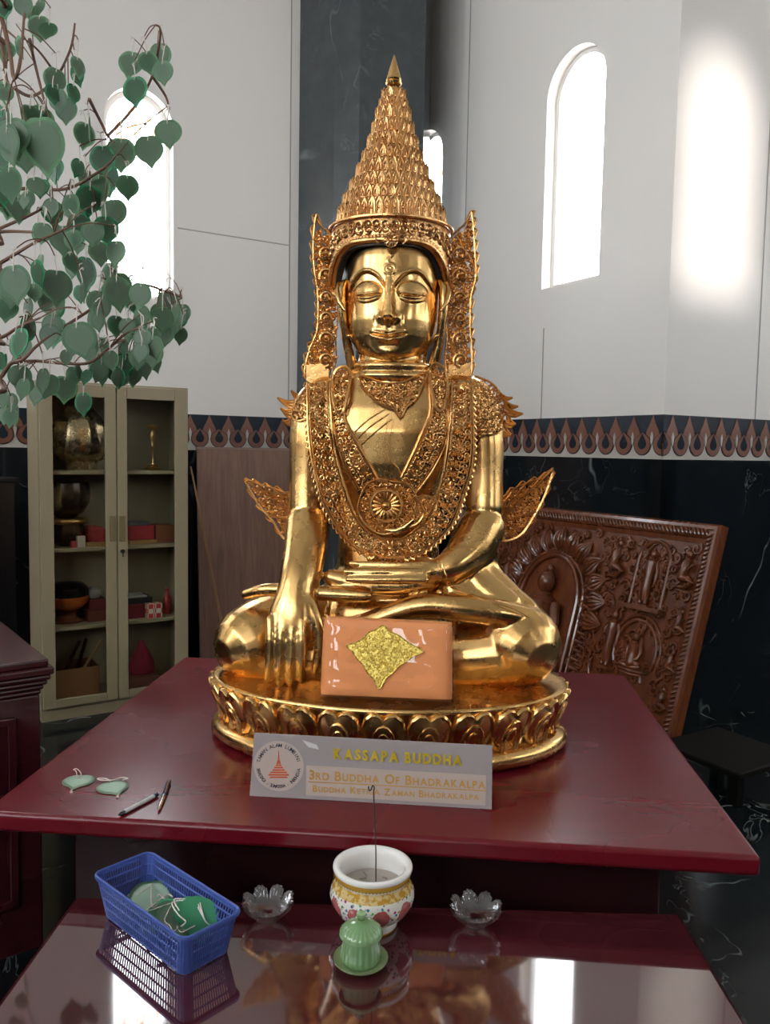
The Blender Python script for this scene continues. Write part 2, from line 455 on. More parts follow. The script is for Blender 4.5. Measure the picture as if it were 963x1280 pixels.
# window joinery: frame, pane, stained wheel in the arch
M_frame = plain('white_window_frame', (.7, .69, .66), .4)
M_stain = NT('orange_stained_glass'); 
def mk_stain():
    t = M_stain; t.t.nodes.remove(t.b)
    tr = t.n('ShaderNodeBsdfTransparent'); tr.inputs['Color'].default_value = (.50, .22, .10, 1)
    t.l(tr.outputs[0], t.out.inputs['Surface']); return t.m
M_stainm = mk_stain()
wi = 1
PORT = []
for s in WALLS:
    fr, L = WALLS[s]
    for k, (x0, x1, z0, zt) in enumerate(HOLES[s]):
        r = (x1 - x0) / 2; zs = zt - r; xc = (x0 + x1) / 2; N = 24
        big = (x1 - x0) > .5
        arc = [(xc - r * math.cos(PI * i / N), zs + r * math.sin(PI * i / N)) for i in range(N + 1)]
        loop = [(x0, z0)] + arc + [(x1, z0)]
        inn = [(xc + (x - xc) * (1 - .05 / (2 * r)), z0 + .025 + (z - z0) * (1 - .05 / (zt - z0))) for x, z in loop]
        n_ = len(loop); dd = WT - .05
        f = MB(lambda x, d, z: fr(x, d, z))
        V = [(x, dd, z) for x, z in loop] + [(x, dd, z) for x, z in inn] + [(x, dd + .04, z) for x, z in loop] + [(x, dd + .04, z) for x, z in inn]
        F = []
        for i in range(n_):
            j = (i + 1) % n_
            F += [(i, j, n_ + j, n_ + i), (2 * n_ + i, 3 * n_ + i, 3 * n_ + j, 2 * n_ + j), (n_ + i, n_ + j, 3 * n_ + j, 3 * n_ + i)]
        f.add(V, F)
        fo = struct(f, 'window_%d' % wi, M_frame, smooth=False)
        g = MB(lambda x, d, z: fr(x, d, z)); g.add([(x, dd + .02, z) for x, z in inn], [tuple(range(n_))])
        g.build('pane', M_winpane, fo, smooth=False)
        if not big:
            w = MB(lambda x, d, z: fr(x, d, z)); R_ = r * .62; cz = zs - r * .05
            N2 = 32
            for (ro, ri) in ((R_, R_ * .78), (R_ * .3, R_ * .12)):
                w.add([(xc + ro * math.cos(2 * PI * i / N2), dd + .012, cz + ro * math.sin(2 * PI * i / N2)) for i in range(N2)] + [(xc + ri * math.cos(2 * PI * i / N2), dd + .012, cz + ri * math.sin(2 * PI * i / N2)) for i in range(N2)],
                      [(i, (i + 1) % N2, N2 + (i + 1) % N2, N2 + i) for i in range(N2)])
            for i in range(8):
                a = 2 * PI * i / 8; ca, sa = math.cos(a), math.sin(a); h = R_ * .035
                w.add([(xc + ca * q - sa * h * t, dd + .0125, cz + sa * q + ca * h * t) for q, t in ((R_ * .28, -1), (R_ * .8, -1), (R_ * .8, 1), (R_ * .28, 1))], [(0, 1, 2, 3)])
            w.build('stained_wheel', M_stainm, fo, smooth=False)
        PORT.append((s, x0, x1, z0, zt)); wi += 1

# daylight
wd = bpy.data.worlds.new('daylight'); SC.world = wd; wd.use_nodes = True
SKY = 13.0
bg = wd.node_tree.nodes['Background']; bg.inputs['Color'].default_value = (.93, .97, 1.0, 1); bg.inputs['Strength'].default_value = SKY
for s, x0, x1, z0, zt in PORT:
    fr, L = WALLS[s]
    ld = bpy.data.lights.new('sky_portal', 'AREA'); ld.shape = 'RECTANGLE'; ld.size = x1 - x0; ld.size_y = zt - z0
    ld.cycles.is_portal = True
    lo = bpy.data.objects.new('sky_portal', ld); COL.objects.link(lo)
    p = np.array(fr((x0 + x1) / 2, WT, (z0 + zt) / 2)); q = np.array(fr((x0 + x1) / 2, 0, (z0 + zt) / 2))
    lo.location = p; lo.rotation_euler = Vector(q - p).to_track_quat('-Z', 'Z').to_euler()
sd = bpy.data.lights.new('low_sun', 'SUN'); sd.energy = 3.6; sd.angle = .045; sd.color = (1, .94, .86)
so = bpy.data.objects.new('low_sun', sd); COL.objects.link(so)
dv = np.array([*(E1 * SUN_SLOPE - E2), -SUN_UP]); so.rotation_euler = Vector(dv).to_track_quat('-Z', 'Z').to_euler(); so.location = (0, -6, 5)
# ------------------------------------------------------------------ camera object
cd = bpy.data.cameras.new('camera'); cam = bpy.data.objects.new('camera', cd); COL.objects.link(cam)
cam.matrix_world = Matrix([[RGT[i], UPV[i], -FWD[i], CAM[i]] for i in range(3)] + [[0, 0, 0, 1]])
cd.sensor_fit = 'VERTICAL'; cd.sensor_height = 24; cd.lens = 24 * FPX / 1280; cd.clip_start = .02
SC.camera = cam
SC.view_settings.view_transform = 'Standard'; SC.view_settings.look = 'None'; SC.view_settings.gamma = 1
SC.view_settings.use_curve_mapping = False; SC.view_settings.exposure = 0.28
SC.cycles.use_denoising = True
SC.cycles.max_bounces = 10; SC.cycles.diffuse_bounces = 5; SC.cycles.glossy_bounces = 5; SC.cycles.transparent_max_bounces = 16; SC.cycles.transmission_bounces = 8
SC.cycles.sample_clamp_indirect = 8
SC.cycles.caustics_reflective = False; SC.cycles.caustics_refractive = True
# ------------------------------------------------------------------ tables
TZ, LZ = .516, .407
TX0, TX1, TY0, TY1 = -.883, .551, 1.4295, 2.605
def table(name, label, fr, x0, x1, y0, y1, z, mat, body, thick=.038):
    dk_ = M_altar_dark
    t = thing(name, label, 'table', fr((x0 + x1) / 2, (y0 + y1) / 2, 0))
    m = MB(fr); m.box(x0, x1, y0, y1, z - thick, z); m.build('table_top', mat, t, bevel=.009, seg=3)
    bx0, bx1, by0, by1 = body
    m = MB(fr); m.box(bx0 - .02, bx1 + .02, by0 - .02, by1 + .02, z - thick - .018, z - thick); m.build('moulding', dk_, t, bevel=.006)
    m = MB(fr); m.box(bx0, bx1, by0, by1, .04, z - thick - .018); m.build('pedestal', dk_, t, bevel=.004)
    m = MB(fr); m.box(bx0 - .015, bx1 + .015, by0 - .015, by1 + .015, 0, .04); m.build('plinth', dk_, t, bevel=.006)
    return t
wfr = lambda x, y, z: (x, y, z)
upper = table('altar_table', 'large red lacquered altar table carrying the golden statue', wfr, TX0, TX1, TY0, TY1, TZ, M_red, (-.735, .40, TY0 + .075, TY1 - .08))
LA = .06609
cl_, sl_ = math.cos(LA), math.sin(LA)
lfr = lambda x, y, z: (cl_ * x - sl_ * y, sl_ * x + cl_ * y, z)
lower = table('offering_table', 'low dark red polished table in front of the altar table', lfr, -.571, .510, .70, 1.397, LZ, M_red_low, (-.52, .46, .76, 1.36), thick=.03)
# neighbouring altar on the left, turned like the walls
AZ = .71
nc = PZ(68, 824, AZ)
NA = math.radians(37) + YAW
n1 = np.array([math.cos(NA), math.sin(NA)]); n2 = np.array([-math.sin(NA), math.cos(NA)])
def nfr(x, y, z): p = nc[:2] + n1 * x + n2 * y; return (p[0], p[1], z)
nt = thing('side_altar', 'dark maroon wooden altar table with stepped cornice at left edge', 'table', nfr(-.75, .4, 0))
m = MB(nfr)
prof = [(0, AZ - .02), (0, AZ - .035), (-.018, AZ - .04), (-.022, AZ - .055), (-.045, AZ - .08), (-.048, AZ - .1)]
m.box(-1.5, 0, 0, .85, AZ - .036, AZ - .018); m.box(-1.49, -.01, .01, .84, AZ - .018, AZ)
m.build('table_top', M_altar, nt, bevel=.004)
m = MB(nfr)
for d0, z0, z1 in ((.006, AZ - .05, AZ - .036), (.012, AZ - .062, AZ - .05), (.019, AZ - .074, AZ - .062), (.024, AZ - .086, AZ - .074)):
    m.box(-1.5 + d0, -d0, d0, .85 - d0, z0, z1)
m.build('cornice', M_altar, nt, bevel=.005)
m = MB(nfr); m.box(-1.47, -.027, .027, .82, 0, AZ - .086); m.build('pedestal', M_altar, nt, bevel=.004)
m = MB(nfr)
for z0, z1 in ((.12, .34), (.38, .58)):
    for i in range(3):
        x0 = -.48 - i * .46; x1 = x0 + .40
        for a, b, c, d in ((x0, x1, z1 - .02, z1), (x0, x1, z0, z0 + .02), (x0, x0 + .02, z0, z1), (x1 - .02, x1, z0, z1)):
            m.box(a, b, .019, .027, c, d)
m.build('panel_moulding', M_altar, nt, bevel=.003)

# dark low plinth on the right floor
q0 = PZ(925, 968, .13)
m = MB(lambda x, y, z: (q0[0] + E1[0] * x - E2[0] * y, q0[1] + E1[1] * x - E2[1] * y, z))
M_bench = plain('dark_brown_stool_top', (.006, .005, .004), .7, spec=.1)
st = thing('wooden_stool', 'low dark wooden stool on the floor right of carved panel', 'stool', (q0[0] + .2, q0[1] + .15, 0))
m.box(0, .36, 0, .36, .108, .13); m.build('seat', M_bench, st, bevel=.006)
for i, (x, y) in enumerate(((.02, .02), (.30, .02), (.02, .30), (.30, .30))):
    m = MB(lambda x, y, z: (q0[0] + E1[0] * x - E2[0] * y, q0[1] + E1[1] * x - E2[1] * y, z)); m.box(x, x + .04, y, y + .04, 0, .108); m.build('leg', M_bench, st, bevel=.003)

# brown board leaning on the left wall
def lean_frame(pA, udir, ndir, th):     # origin at floor, u along, tilted back by th towards ndir
    c, s = math.cos(th), math.sin(th)
    def fr(u, d, v):      # v along the slope, d out of the face to the viewer
        p = np.array(pA[:2]) + np.array(udir) * u + np.array(ndir) * (v * s - d * c)
        return (p[0], p[1], v * c + d * s)
    return fr
flw, _ = WALLS['left']
xb, _ = wall_hit('left', 240, 558); xb1, _ = wall_hit('left', 372, 560)
bfr = lean_frame(flw(xb + .015, -.10, 0), E1, -E2, math.radians(2.6))
zt_b = PP(300, 559, flw(0, -.03, 0), -np.array([E2[0], E2[1], 0]))[2] 
bd = thing('leaning_board', 'tall brown wood-grain board leaning on the wall beside the steel cabinet', 'board', bfr(.4, 0, 0))
m = MB(bfr); m.box(0, xb1 - xb - .03, -.018, 0, 0, zt_b - .012); m.build('panel', M_board, bd, smooth=False, bevel=.002)
m = MB(bfr); m.box(-.002, xb1 - xb - .028, -.02, .002, zt_b - .012, zt_b); m.build('edge_strip', plain('pale_edge_strip', (.33, .22, .17), .5), bd, smooth=False)
# stick leaning on the board
pl0 = bfr(0, 0.012, 0)
nrm = np.array(bfr(0, 1, 0)) - np.array(bfr(0, 0, 0))
sa = PP(238.5, 583, np.array(bfr(0, .012, 0)), nrm); sb = PP(272, 752, np.array(bfr(0, .06, 0)), nrm)
dr = (sb - sa); k_ = (0.012 - sb[2]) / dr[2]; sc_ = sb + dr * k_
m = MB(); m.loft([sa, (sa + sb) / 2, sc_], [.0045, .008, .009], n=8)
tag(m.build('bamboo_stick', M_bamboo), 'thin pale bamboo stick leaning slanted on the brown board', 'stick')

# ------------------------------------------------------------------ steel cabinet with glass doors
CL = PZ(53, 905, 0)
CA = math.radians(33) + YAW
c1 = np.array([math.cos(CA), math.sin(CA)]); c2 = np.array([-math.sin(CA), math.cos(CA)])
CR = PP(237, 868, (CL[0], CL[1], 0), (c2[0], c2[1], 0)); KC_ = .8; CW = float((CR[:2] - CL[:2]) @ c1) / KC_
def cfr(u, v, z): p = CL[:2] + (c1 * u + c2 * v) * KC_; return (p[0], p[1], z * KC_)
def CU(px, py, v=0.0):
    h = PP(px, py, cfr(0, v, 0), (c2[0], c2[1], 0)); return float((h[:2] - CL[:2]) @ c1) / KC_, float(h[2]) / KC_
CH = CU(237, 485)[1]; CDp = .325
cab = thing('display_cabinet', 'beige steel cabinet with two glazed doors against the left wall', 'cabinet', cfr(CW / 2, CDp / 2, 0))
m = MB(cfr); t_ = .02
m.box(0, t_, .022, CDp, 0.02, CH); m.box(CW - t_, CW, .022, CDp, 0.02, CH); m.box(t_, CW - t_, CDp - .012, CDp, .02, CH)
m.box(t_, CW - t_, .022, CDp, CH - .025, CH); m.box(t_, CW - t_, .022, CDp, .06, .085)
m.build('body', M_steel, cab, smooth=False, bevel=.002)
m = MB(cfr); m.box(0, CW, .02, CDp, 0, .06); m.build('plinth', M_steel, cab, smooth=False)
SHZ = [CU(190, 771, .1)[1], CU(190, 679, .1)[1], CU(190, 588, .1)[1]]
for z in SHZ:
    m = MB(cfr); m.box(t_, CW - t_, .05, CDp - .012, z - .022, z); m.build('shelf', M_steel, cab, smooth=False, bevel=.002)
um = CU(147, 700)[0]
zd0, zd1 = .075, CH - .012
for side in (0, 1):
    a, b = (0.008, um - .003) if side == 0 else (um + .003, CW - .008)
    g0, g1 = (CU(68, 700)[0], CU(133, 700)[0]) if side == 0 else (CU(160, 700)[0], CU(219, 700)[0])
    h0 = CU(100, 873)[1] if side == 0 else CU(190, 862)[1]; h1 = CU(190, 500)[1]
    h0 = max(h0, .12)
    m = MB(cfr)
    m.box(a, g0, 0, .02, zd0, zd1); m.box(g1, b, 0, .02, zd0, zd1); m.box(g0, g1, 0, .02, zd0, h0); m.box(g0, g1, 0, .02, h1, zd1)
    d = m.build('door', M_steel, cab, smooth=False, bevel=.002)
    m = MB(cfr); m.box(g0, g1, .008, .011, h0, h1); m.build('glass_pane', M_pane, d, smooth=False)
    uh, zh0 = CU(141 if side == 0 else 153, 676); zh1 = CU(141, 646)[1]
    m = MB(cfr)
    m.box(uh - .017, uh + .017, -.003, 0, zh0 - .004, zh1 + .004); m.box(uh - .012, uh + .003, -.006, -.003, zh0, zh1)
    h = m.build('handle', plain('brass_toned_handle', (.22, .165, .085), .4, .2), d, bevel=.001)
    if side:
        ul, zl = CU(153, 689)
        m = MB(cfr); m.loft([cfr_ for cfr_ in [(ul, 0.0, zl), (ul, -.012, zl)]], .012, n=14); m.box(ul - .003, ul + .003, -.016, -.012, zl - .03, zl)
        m.build('lock', plain('dark_lock_metal', (.05, .045, .04), .35, .8), d)
# contents
def item(name, label, cat, mat, fn, loc, parts=()):
    m = MB(cfr); fn(m); o = m.build(name, mat, org=cfr(*loc), bevel=0); tag(o, label, cat); return o
gp = 'things kept in the steel cabinet'
M_tar = mk_gold('tarnished_bronze', (.58, .46, .30), (.38, .28, .16), .18, .36)
M_brass = plain('old_brass', (.60, .40, .16), .28, 1.0)
M_blackmetal = plain('black_bronze', (.05, .04, .035), .22, .8)
zs3, zs2, zs1, zs0 = SHZ[2], SHZ[1], SHZ[0], .085
# plastic wrapped golden statue bust on the top shelf
def wrap(m):
    u0, u1 = CU(66, 560, .2)[0], CU(134, 560, .2)[0]; c = (u0 + u1) / 2; r = (u1 - u0) / 2
    top = CH - .05 - zs3
    def rad(rr, z, a, i):
        return rr * (1 + .035 * math.sin(9 * a + z * 30) + .03 * math.sin(17 * a - 45 * z))
    p = [(.55, 0), (.6, .02), (.62, .05), (.8, .06), (1.0, .10), (1.08, .16), (1.0, .24), (.85, .29), (.6, .33), (.45, .36), (.3, .4), (.02, .42)]
    m.lathe([(q * r, z * top / .44) for q, z in p], 64, (c, .2, zs3), 1, .65, rad)
item('wrapped_bronze_figure', 'plastic-wrapped bronze figure on the cabinet top shelf behind left glass', 'figure', M_tar, wrap, (.25, .2, zs3))
def candle(m):
    u, _ = CU(191, 560, .2)
    m.lathe([(.045, 0), (.048, .008), (.03, .016), (.036, .026), (.012, .034), (.008, .06), (.008, .13), (.014, .14), (.009, .15), (.018, .19), (.02, .21), (.012, .235), (.03, .25), (.032, .265), (.01, .268), (.005, .27)], 24, (u, .2, zs3))
item('candlestick', 'slim brass candlestick on the cabinet top shelf behind right glass', 'candlestick', M_brass, candle, (.6, .2, zs3))
# second shelf, left: two bowls around a golden ring
ub = CU(83, 640, .2)[0]
def pot(m): m.lathe([(.05, 0), (.085, .02), (.10, .07), (.095, .12), (.085, .125), (.085, .12), (.04, .02), (.01, .015)], 32, (ub, .2, zs2))
item('dark_pot', 'round black pot lowest of the bowls behind left glass', 'pot', M_blackmetal, pot, (ub, .2, zs2))
def ringb(m):
    m.loft([(ub + .10 * math.cos(a), .2 + .10 * math.sin(a), zs2 + .141) for a in np.linspace(0, 2 * PI, 33)[:-1]], .016, n=10, closed=True)
    m.box(ub + .09, ub + .28, .19, .21, zs2 + .15, zs2 + .158) if False else None
item('brass_ring', 'brass ring between the dark pot and the black bowl in the cabinet', 'ring', M_brass, ringb, (ub, .2, zs2 + .126))
def gong(m): m.lathe([(.045, 0), (.09, .03), (.125, .09), (.13, .15), (.122, .20), (.117, .20), (.122, .14), (.08, .04), (.01, .02)], 40, (ub, .2, zs2 + .155))
item('black_gong_bowl', 'large black bowl gong resting on brass ring in the cabinet', 'bowl', M_blackmetal, gong, (ub, .2, zs2 + .155))
def bx(px0, px1, py0, py1, v0, v1, z):
    u0, u1 = CU(px0, py1, v0)[0], CU(px1, py1, v0)[0]
    h = abs(CU(px0, py0, v0)[1] - CU(px0, py1, v0)[1]); return (u0, u1, v0, v1, z, z + h)
def cbox(name, label, cat, col, b, rough=.45, bev=.002):
    m = MB(cfr); m.box(*b); o = m.build(name, col if not isinstance(col, tuple) else plain(name + '_paint', col, rough), bevel=bev, smooth=False); tag(o, label, cat); return o
cbox('cloth_bundle', 'red cloth bundle on second cabinet shelf behind the left glass', 'cloth', (.30, .02, .025), bx(110, 133, 650, 673, .12, .28, zs2), .8, .015)
cbox('yellow_book', 'thin yellow book lying in front of the red bundle behind left glass', 'book', (.32, .17, .05), bx(108, 133, 673, 678, .06, .115, zs2))
cbox('matchbox', 'small white box with red band on second cabinet shelf', 'box', (.45, .38, .30), bx(97, 107, 664, 678, .06, .10, zs2))
cbox('red_packet', 'small red packet left of the white box in the cabinet', 'packet', (.35, .03, .03), bx(89, 96, 670, 678, .06, .09, zs2))
b1 = bx(161, 193, 655, 673, .10, .25, zs2 + .022)
cbox('yellow_book', 'flat yellow book under the red box behind right glass', 'book', (.32, .18, .05), (b1[0], b1[1] + .01, .08, .26, zs2, zs2 + .022))
cbox('red_box', 'red flat box on a yellow book behind right glass', 'box', (.38, .02, .03), b1)
cbox('grey_folder', 'grey folder lying on top of the red box behind right glass', 'folder', (.14, .13, .14), (b1[0] + .01, b1[1] - .02, .12, .24, b1[5], b1[5] + .018))
cbox('picture_box', 'brown printed box right of the red box in the cabinet', 'box', (.22, .07, .03), bx(195, 218, 655, 677, .1, .2, zs2))
# third shelf
uo = CU(84, 730, .2)[0]
def stand(m): m.lathe([(.085, 0), (.09, .012), (.06, .02), (.045, .04), (.05, .055), (.07, .065)], 30, (uo, .2, zs1))
M_orange = plain('orange_lacquer', (.42, .09, .02), .3)
item('bowl_stand', 'brown turned stand under the orange bowl in the cabinet', 'stand', plain('brown_turned_wood', (.16, .05, .02), .4), stand, (uo, .2, zs1))
al = thing('alms_bowl', 'orange bowl with dark lid on third cabinet shelf', 'bowl', cfr(uo, .2, zs1 + .065))
m = MB(cfr); m.lathe([(.05, 0), (.09, .02), (.115, .05), (.122, .08), (.115, .085), (.02, .085)], 36, (uo, .2, zs1 + .065)); m.build('bowl', M_orange, al)
m = MB(cfr); m.lathe([(.113, 0), (.115, .015), (.11, .05), (.085, .07), (.03, .078), (.005, .08)], 36, (uo, .2, zs1 + .15)); m.build('lid', M_blackmetal, al)
cbox('brown_box', 'brown box lowest of two beside the bowl stand in the cabinet', 'box', (.14, .035, .02), bx(110, 133, 758, 772, .12, .28, zs1))
b2 = bx(112, 133, 742, 757, .13, .27, zs1); zz = bx(110, 133, 758, 772, .12, .28, zs1)[5]
cbox('brown_box', 'maroon box stacked on the brown box behind left glass', 'box', (.12, .02, .02), (b2[0], b2[1], .13, .27, zz, zz + .06))
cbox('paper_parcel', 'crumpled white paper parcel on top of the maroon box', 'parcel', (.34, .31, .28), (b2[0], b2[1] - .02, .14, .25, zz + .06, zz + .12), .7, .02)
b3 = bx(161, 186, 752, 769, .1, .25, zs1)
cbox('dark_red_box', 'dark red box lowest behind right glass on third shelf', 'box', (.20, .015, .02), b3)
cbox('black_case', 'black case on the dark red box behind right glass', 'case', (.02, .018, .018), (b3[0], b3[1] + .03, .12, .28, b3[5], b3[5] + .035))
cbox('white_paper', 'white papers lying on the black case in the cabinet', 'paper', (.45, .42, .38), (b3[0], b3[1], .13, .26, b3[5] + .035, b3[5] + .045))
M_rw = NT('red_white_carton')
ck = M_rw.n('ShaderNodeTexChecker'); ck.inputs['Scale'].default_value = 45; M_rw.l(M_rw.coord(), ck.inputs['Vector'])
ck.inputs['Color1'].default_value = (.5, .03, .03, 1); ck.inputs['Color2'].default_value = (.62, .55, .45, 1); M_rw.set(color=ck.outputs['Color'], rough=.4)
for i, (a, b) in enumerate(((184, 193), (193.3, 203))):
    cbox('red_white_carton', ['red and white carton nearest the cabinet door gap, right glass', 'red and white carton right of its twin behind right glass'][i], 'carton', M_rw.m, bx(a, b, 750, 768, .06, .11, zs1))
def bottle(m):
    u, _ = CU(209, 760, .15); m.lathe([(.022, 0), (.024, .01), (.024, .1), (.01, .12), (.01, .14), (.012, .142), (.012, .155), (.003, .156)], 20, (u, .15, zs1))
item('red_bottle', 'red bottle right of the cartons on third cabinet shelf', 'bottle', plain('red_bottle_plastic', (.40, .03, .02), .3), bottle, (.7, .15, zs1))
# floor of the cabinet
bb = bx(68, 125, 830, 869, .08, .30, zs0)
M_card = plain('brown_cardboard', (.26, .115, .045), .75)
m = MB(cfr); th = .006
m.box(bb[0], bb[1], bb[2], bb[2] + th, zs0, bb[5]); m.box(bb[0], bb[1], bb[3] - th, bb[3], zs0, bb[5]); m.box(bb[0], bb[0] + th, bb[2] + th, bb[3] - th, zs0, bb[5]); m.box(bb[1] - th, bb[1], bb[2] + th, bb[3] - th, zs0, bb[5]); m.box(bb[0] + th, bb[1] - th, bb[2] + th, bb[3] - th, zs0, zs0 + th)
tag(m.build('cardboard_box', M_card, smooth=False), 'open brown cardboard box on the cabinet bottom behind left glass', 'box')
for i, (ua, ub_, va, mt) in enumerate(((.35, 1.25, .16, M_bamboo), (.1, .75, .2, M_altar), (.5, .95, .24, M_altar))):
    L_ = bb[1] - bb[0]; m = MB(cfr)
    m.loft([(bb[0] + L_ * ua, va, zs0 + .014), (bb[0] + L_ * ub_ * .92, va + .02, zs0 + .30)], [.011, .009], n=8)
    tag(m.build('wooden_rod', mt), ['pale wooden rod sticking out of the cardboard box', 'dark rod leaning at left in the cardboard box', 'dark rod in the middle of the cardboard box'][i], 'rod')
b4 = bx(161, 200, 846, 862, .08, .3, zs0)
cbox('flat_box', 'flat brown box under the red bag in the cabinet', 'box', (.17, .06, .04), (b4[0], b4[1], .08, .3, zs0, zs0 + .07))
def bag(m):
    u0, u1 = CU(163, 840, .15)[0], CU(195, 840, .15)[0]; c = (u0 + u1) / 2; r = (u1 - u0) / 2
    m.lathe([(r * .9, 0), (r * 1.02, .02), (r * .95, .07), (r * .6, .13), (r * .25, .18), (.01, .2)], 24, (c, .19, zs0 + .07), 1, .6, lambda q, z, a, i: q * (1 + .06 * math.sin(5 * a + 2)))
item('red_cloth_bag', 'dark pink cloth bag on the flat box behind right glass', 'bag', plain('crimson_cloth', (.26, .015, .03), .8), bag, (.6, .19, zs0 + .07))

# dark cupboard left of the cabinet with a golden bowl
dk = PD(37, 597, 3.70); dh = dk[2]
def dfr(x, y, z): p = dk[:2] + c1 * x + c2 * y; return (p[0], p[1], z)
dc = thing('black_cupboard', 'black lacquered cupboard left of the beige steel cabinet', 'cupboard', dfr(-.4, .25, 0))
m = MB(dfr); m.box(-.62, -.06, .02, .19, 0, dh - .02); m.build('body', M_black, dc, smooth=False, bevel=.004)
m = MB(dfr); m.box(-.64, -.04, 0, .21, dh - .02, dh); m.build('top_board', M_black, dc, smooth=False, bevel=.004)
q = dfr(-.19, .10, dh)
m = MB(); m.lathe([(.024, 0), (.027, .005), (.04, .016), (.068, .04), (.08, .068), (.077, .068), (.056, .032), (.008, .012)], 32, q)
tag(m.build('golden_bowl', M_brass, org=q), 'golden bowl on the black cupboard at the left picture edge', 'bowl')
# ------------------------------------------------------------------ the golden statue
OS = np.array([-.153, 1.965, TZ])
def S(px, py, yl): return PY(px, py, OS[1] + yl)
def kpx(yl): return (OS[1] + yl) / FPX * 1.006          # metres per pixel at that depth
statue = thing('seated_statue', 'large golden seated statue with tall tiered crown on lotus base', 'statue', OS)
BA, BBy, BH = .431, .282, .145

# --- lotus base
def ell(a, k=1.0, z=0.0, dx=0.0):
    return (OS[0] + (BA * k + dx) * math.sin(a), OS[1] - (BBy * k + dx) * math.cos(a), OS[2] + z)
mb = MB()
prof = [(.0001, 0.0), (.96, 0.0), (.985, .004), (1.012, .015), (1.012, .029), (.99, .039), (.95, .044), (.925, .047), (.92, .052), (.935, .075), (.968, .105), (.99, .132), (1.0, .138), (1.004, .145), (.99, .149), (.96, .146), (.5, .145), (.0001, .145)]
NB = 120
V = []; 
for (k, z) in prof:
    for j in range(NB): V.append(ell(2 * PI * j / NB, k, z))
F = [(i * NB + j, i * NB + (j + 1) % NB, (i + 1) * NB + (j + 1) % NB, (i + 1) * NB + j) for i in range(len(prof) - 1) for j in range(NB)]
mb.add(V, F)
base = mb.build('lotus_base', M_gold, statue, angle=60)
# petals: even arc length round the ellipse
aa = np.linspace(0, 2 * PI, 2001); pts = np.array([ell(a)[:2] for a in aa]); sl = np.concatenate([[0], np.cumsum(np.linalg.norm(np.diff(pts, axis=0), axis=1))])
NPET = 23
def base_pt(s, h, out):
    a = np.interp(s % sl[-1], sl, aa)
    zz = .043 + h * .099
    k = np.interp(zz, [.044, .052, .075, .105, .132, .14], [.93, .92, .935, .968, .99, 1.0])
    return ell(a, k, zz, out)
for i in range(NPET):
    s0 = (i + .15) * sl[-1] / NPET; w = sl[-1] / NPET * .5
    m = MB()
    # domed heart shaped petal
    outl = [(-.55, 0), (-.80, .18), (-.95, .42), (-.96, .66), (-.82, .86), (-.52, .99), (-.22, .97), (0, .86), (.22, .97), (.52, .99), (.82, .86), (.96, .66), (.95, .42), (.80, .18), (.55, 0)]
    rings = [(1.0, .0), (1.0, .010), (.92, .014), (.84, .009), (.6, .013), (.3, .016)]
    n = len(outl); V = []
    for sc_, o in rings:
        for u, v in outl: V.append(base_pt(s0 + u * sc_ * w * 1.03, .45 + (v - .45) * sc_ + .02, o))
    F = [(r * n + j, r * n + (j + 1) % n, (r + 1) * n + (j + 1) % n, (r + 1) * n + j) for r in range(len(rings) - 1) for j in range(n)]
    F.append(tuple((len(rings) - 1) * n + j for j in range(n)))
    m.add(V, F)
    arch = [(-.45, .0), (-.5, .25), (-.4, .52), (-.18, .66), (0, .69), (.18, .66), (.4, .52), (.5, .25), (.45, 0)]
    m.loft([base_pt(s0 + u * w, v + .03, .0155) for u, v in arch], .0032, n=6)
    m.loft([base_pt(s0 + u * w * .55, v * .75 + .03, .0165) for u, v in arch], .003, n=6)
    m.build('petal', M_gold, base, angle=50)

# --- body: built from lofted limbs, fused into one surface
bd_ = MB()
def path(pp, n=14, round_caps=True, side=None, sub=4):
    """pp: (px, py, yl, r_px[, r2 metres])"""
    P = np.array([S(p[0], p[1], p[2]) for p in pp]); R_ = np.array([p[3] * kpx(p[2]) for p in pp])
    R2 = np.array([(p[4] if len(p) > 4 and p[4] else p[3] * kpx(p[2])) for p in pp])
    t = np.arange(len(pp)); tt = np.linspace(0, len(pp) - 1, (len(pp) - 1) * sub + 1)
    def cr(A):          # Catmull-Rom
        A = np.asarray(A, float); out = []
        for x in tt:
            i = min(int(x), len(pp) - 2); f_ = x - i
            p0, p1, p2, p3 = A[max(i - 1, 0)], A[i], A[i + 1], A[min(i + 2, len(pp) - 1)]
            out.append(.5 * ((2 * p1) + (-p0 + p2) * f_ + (2 * p0 - 5 * p1 + 4 * p2 - p3) * f_ ** 2 + (-p0 + 3 * p1 - 3 * p2 + p3) * f_ ** 3))
        return np.array(out)
    bd_.loft(cr(P), cr(R_), cr(R2), n=n, side=side, round_caps=round_caps)
# torso rings
TOR = [(760, 487, 92, .12, .12), (735, 487, 84, .125, .11), (705, 486, 64, .118, .11), (670, 486, 62, .112, .115), (630, 487, 72, .115, .115), (580, 488, 90, .125, .11), (540, 489, 103, .125, .11), (512, 490, 108, .112, .11), (492, 490, 104, .095, .11), (478, 490, 88, .08, .11), (468, 490, 60, .07, .11), (460, 490, 42, .062, .105)]
V = []; n = 40
for (py, cx, hw, hd, yc) in TOR:
    c = S(cx, py, yc); a_ = hw * kpx(yc)
    for j in range(n):
        t = 2 * PI * j / n
        ct, st_ = math.cos(t), math.sin(t)
        V.append((c[0] + a_ * math.copysign(abs(ct) ** .9, ct), c[1] + hd * math.copysign(abs(st_) ** .9, st_), c[2]))
F = [(i * n + j, i * n + (j + 1) % n, (i + 1) * n + (j + 1) % n, (i + 1) * n + j) for i in range(len(TOR) - 1) for j in range(n)]
F += [tuple(range(n)), tuple((len(TOR) - 1) * n + j for j in range(n))]
bd_.add(V, F)
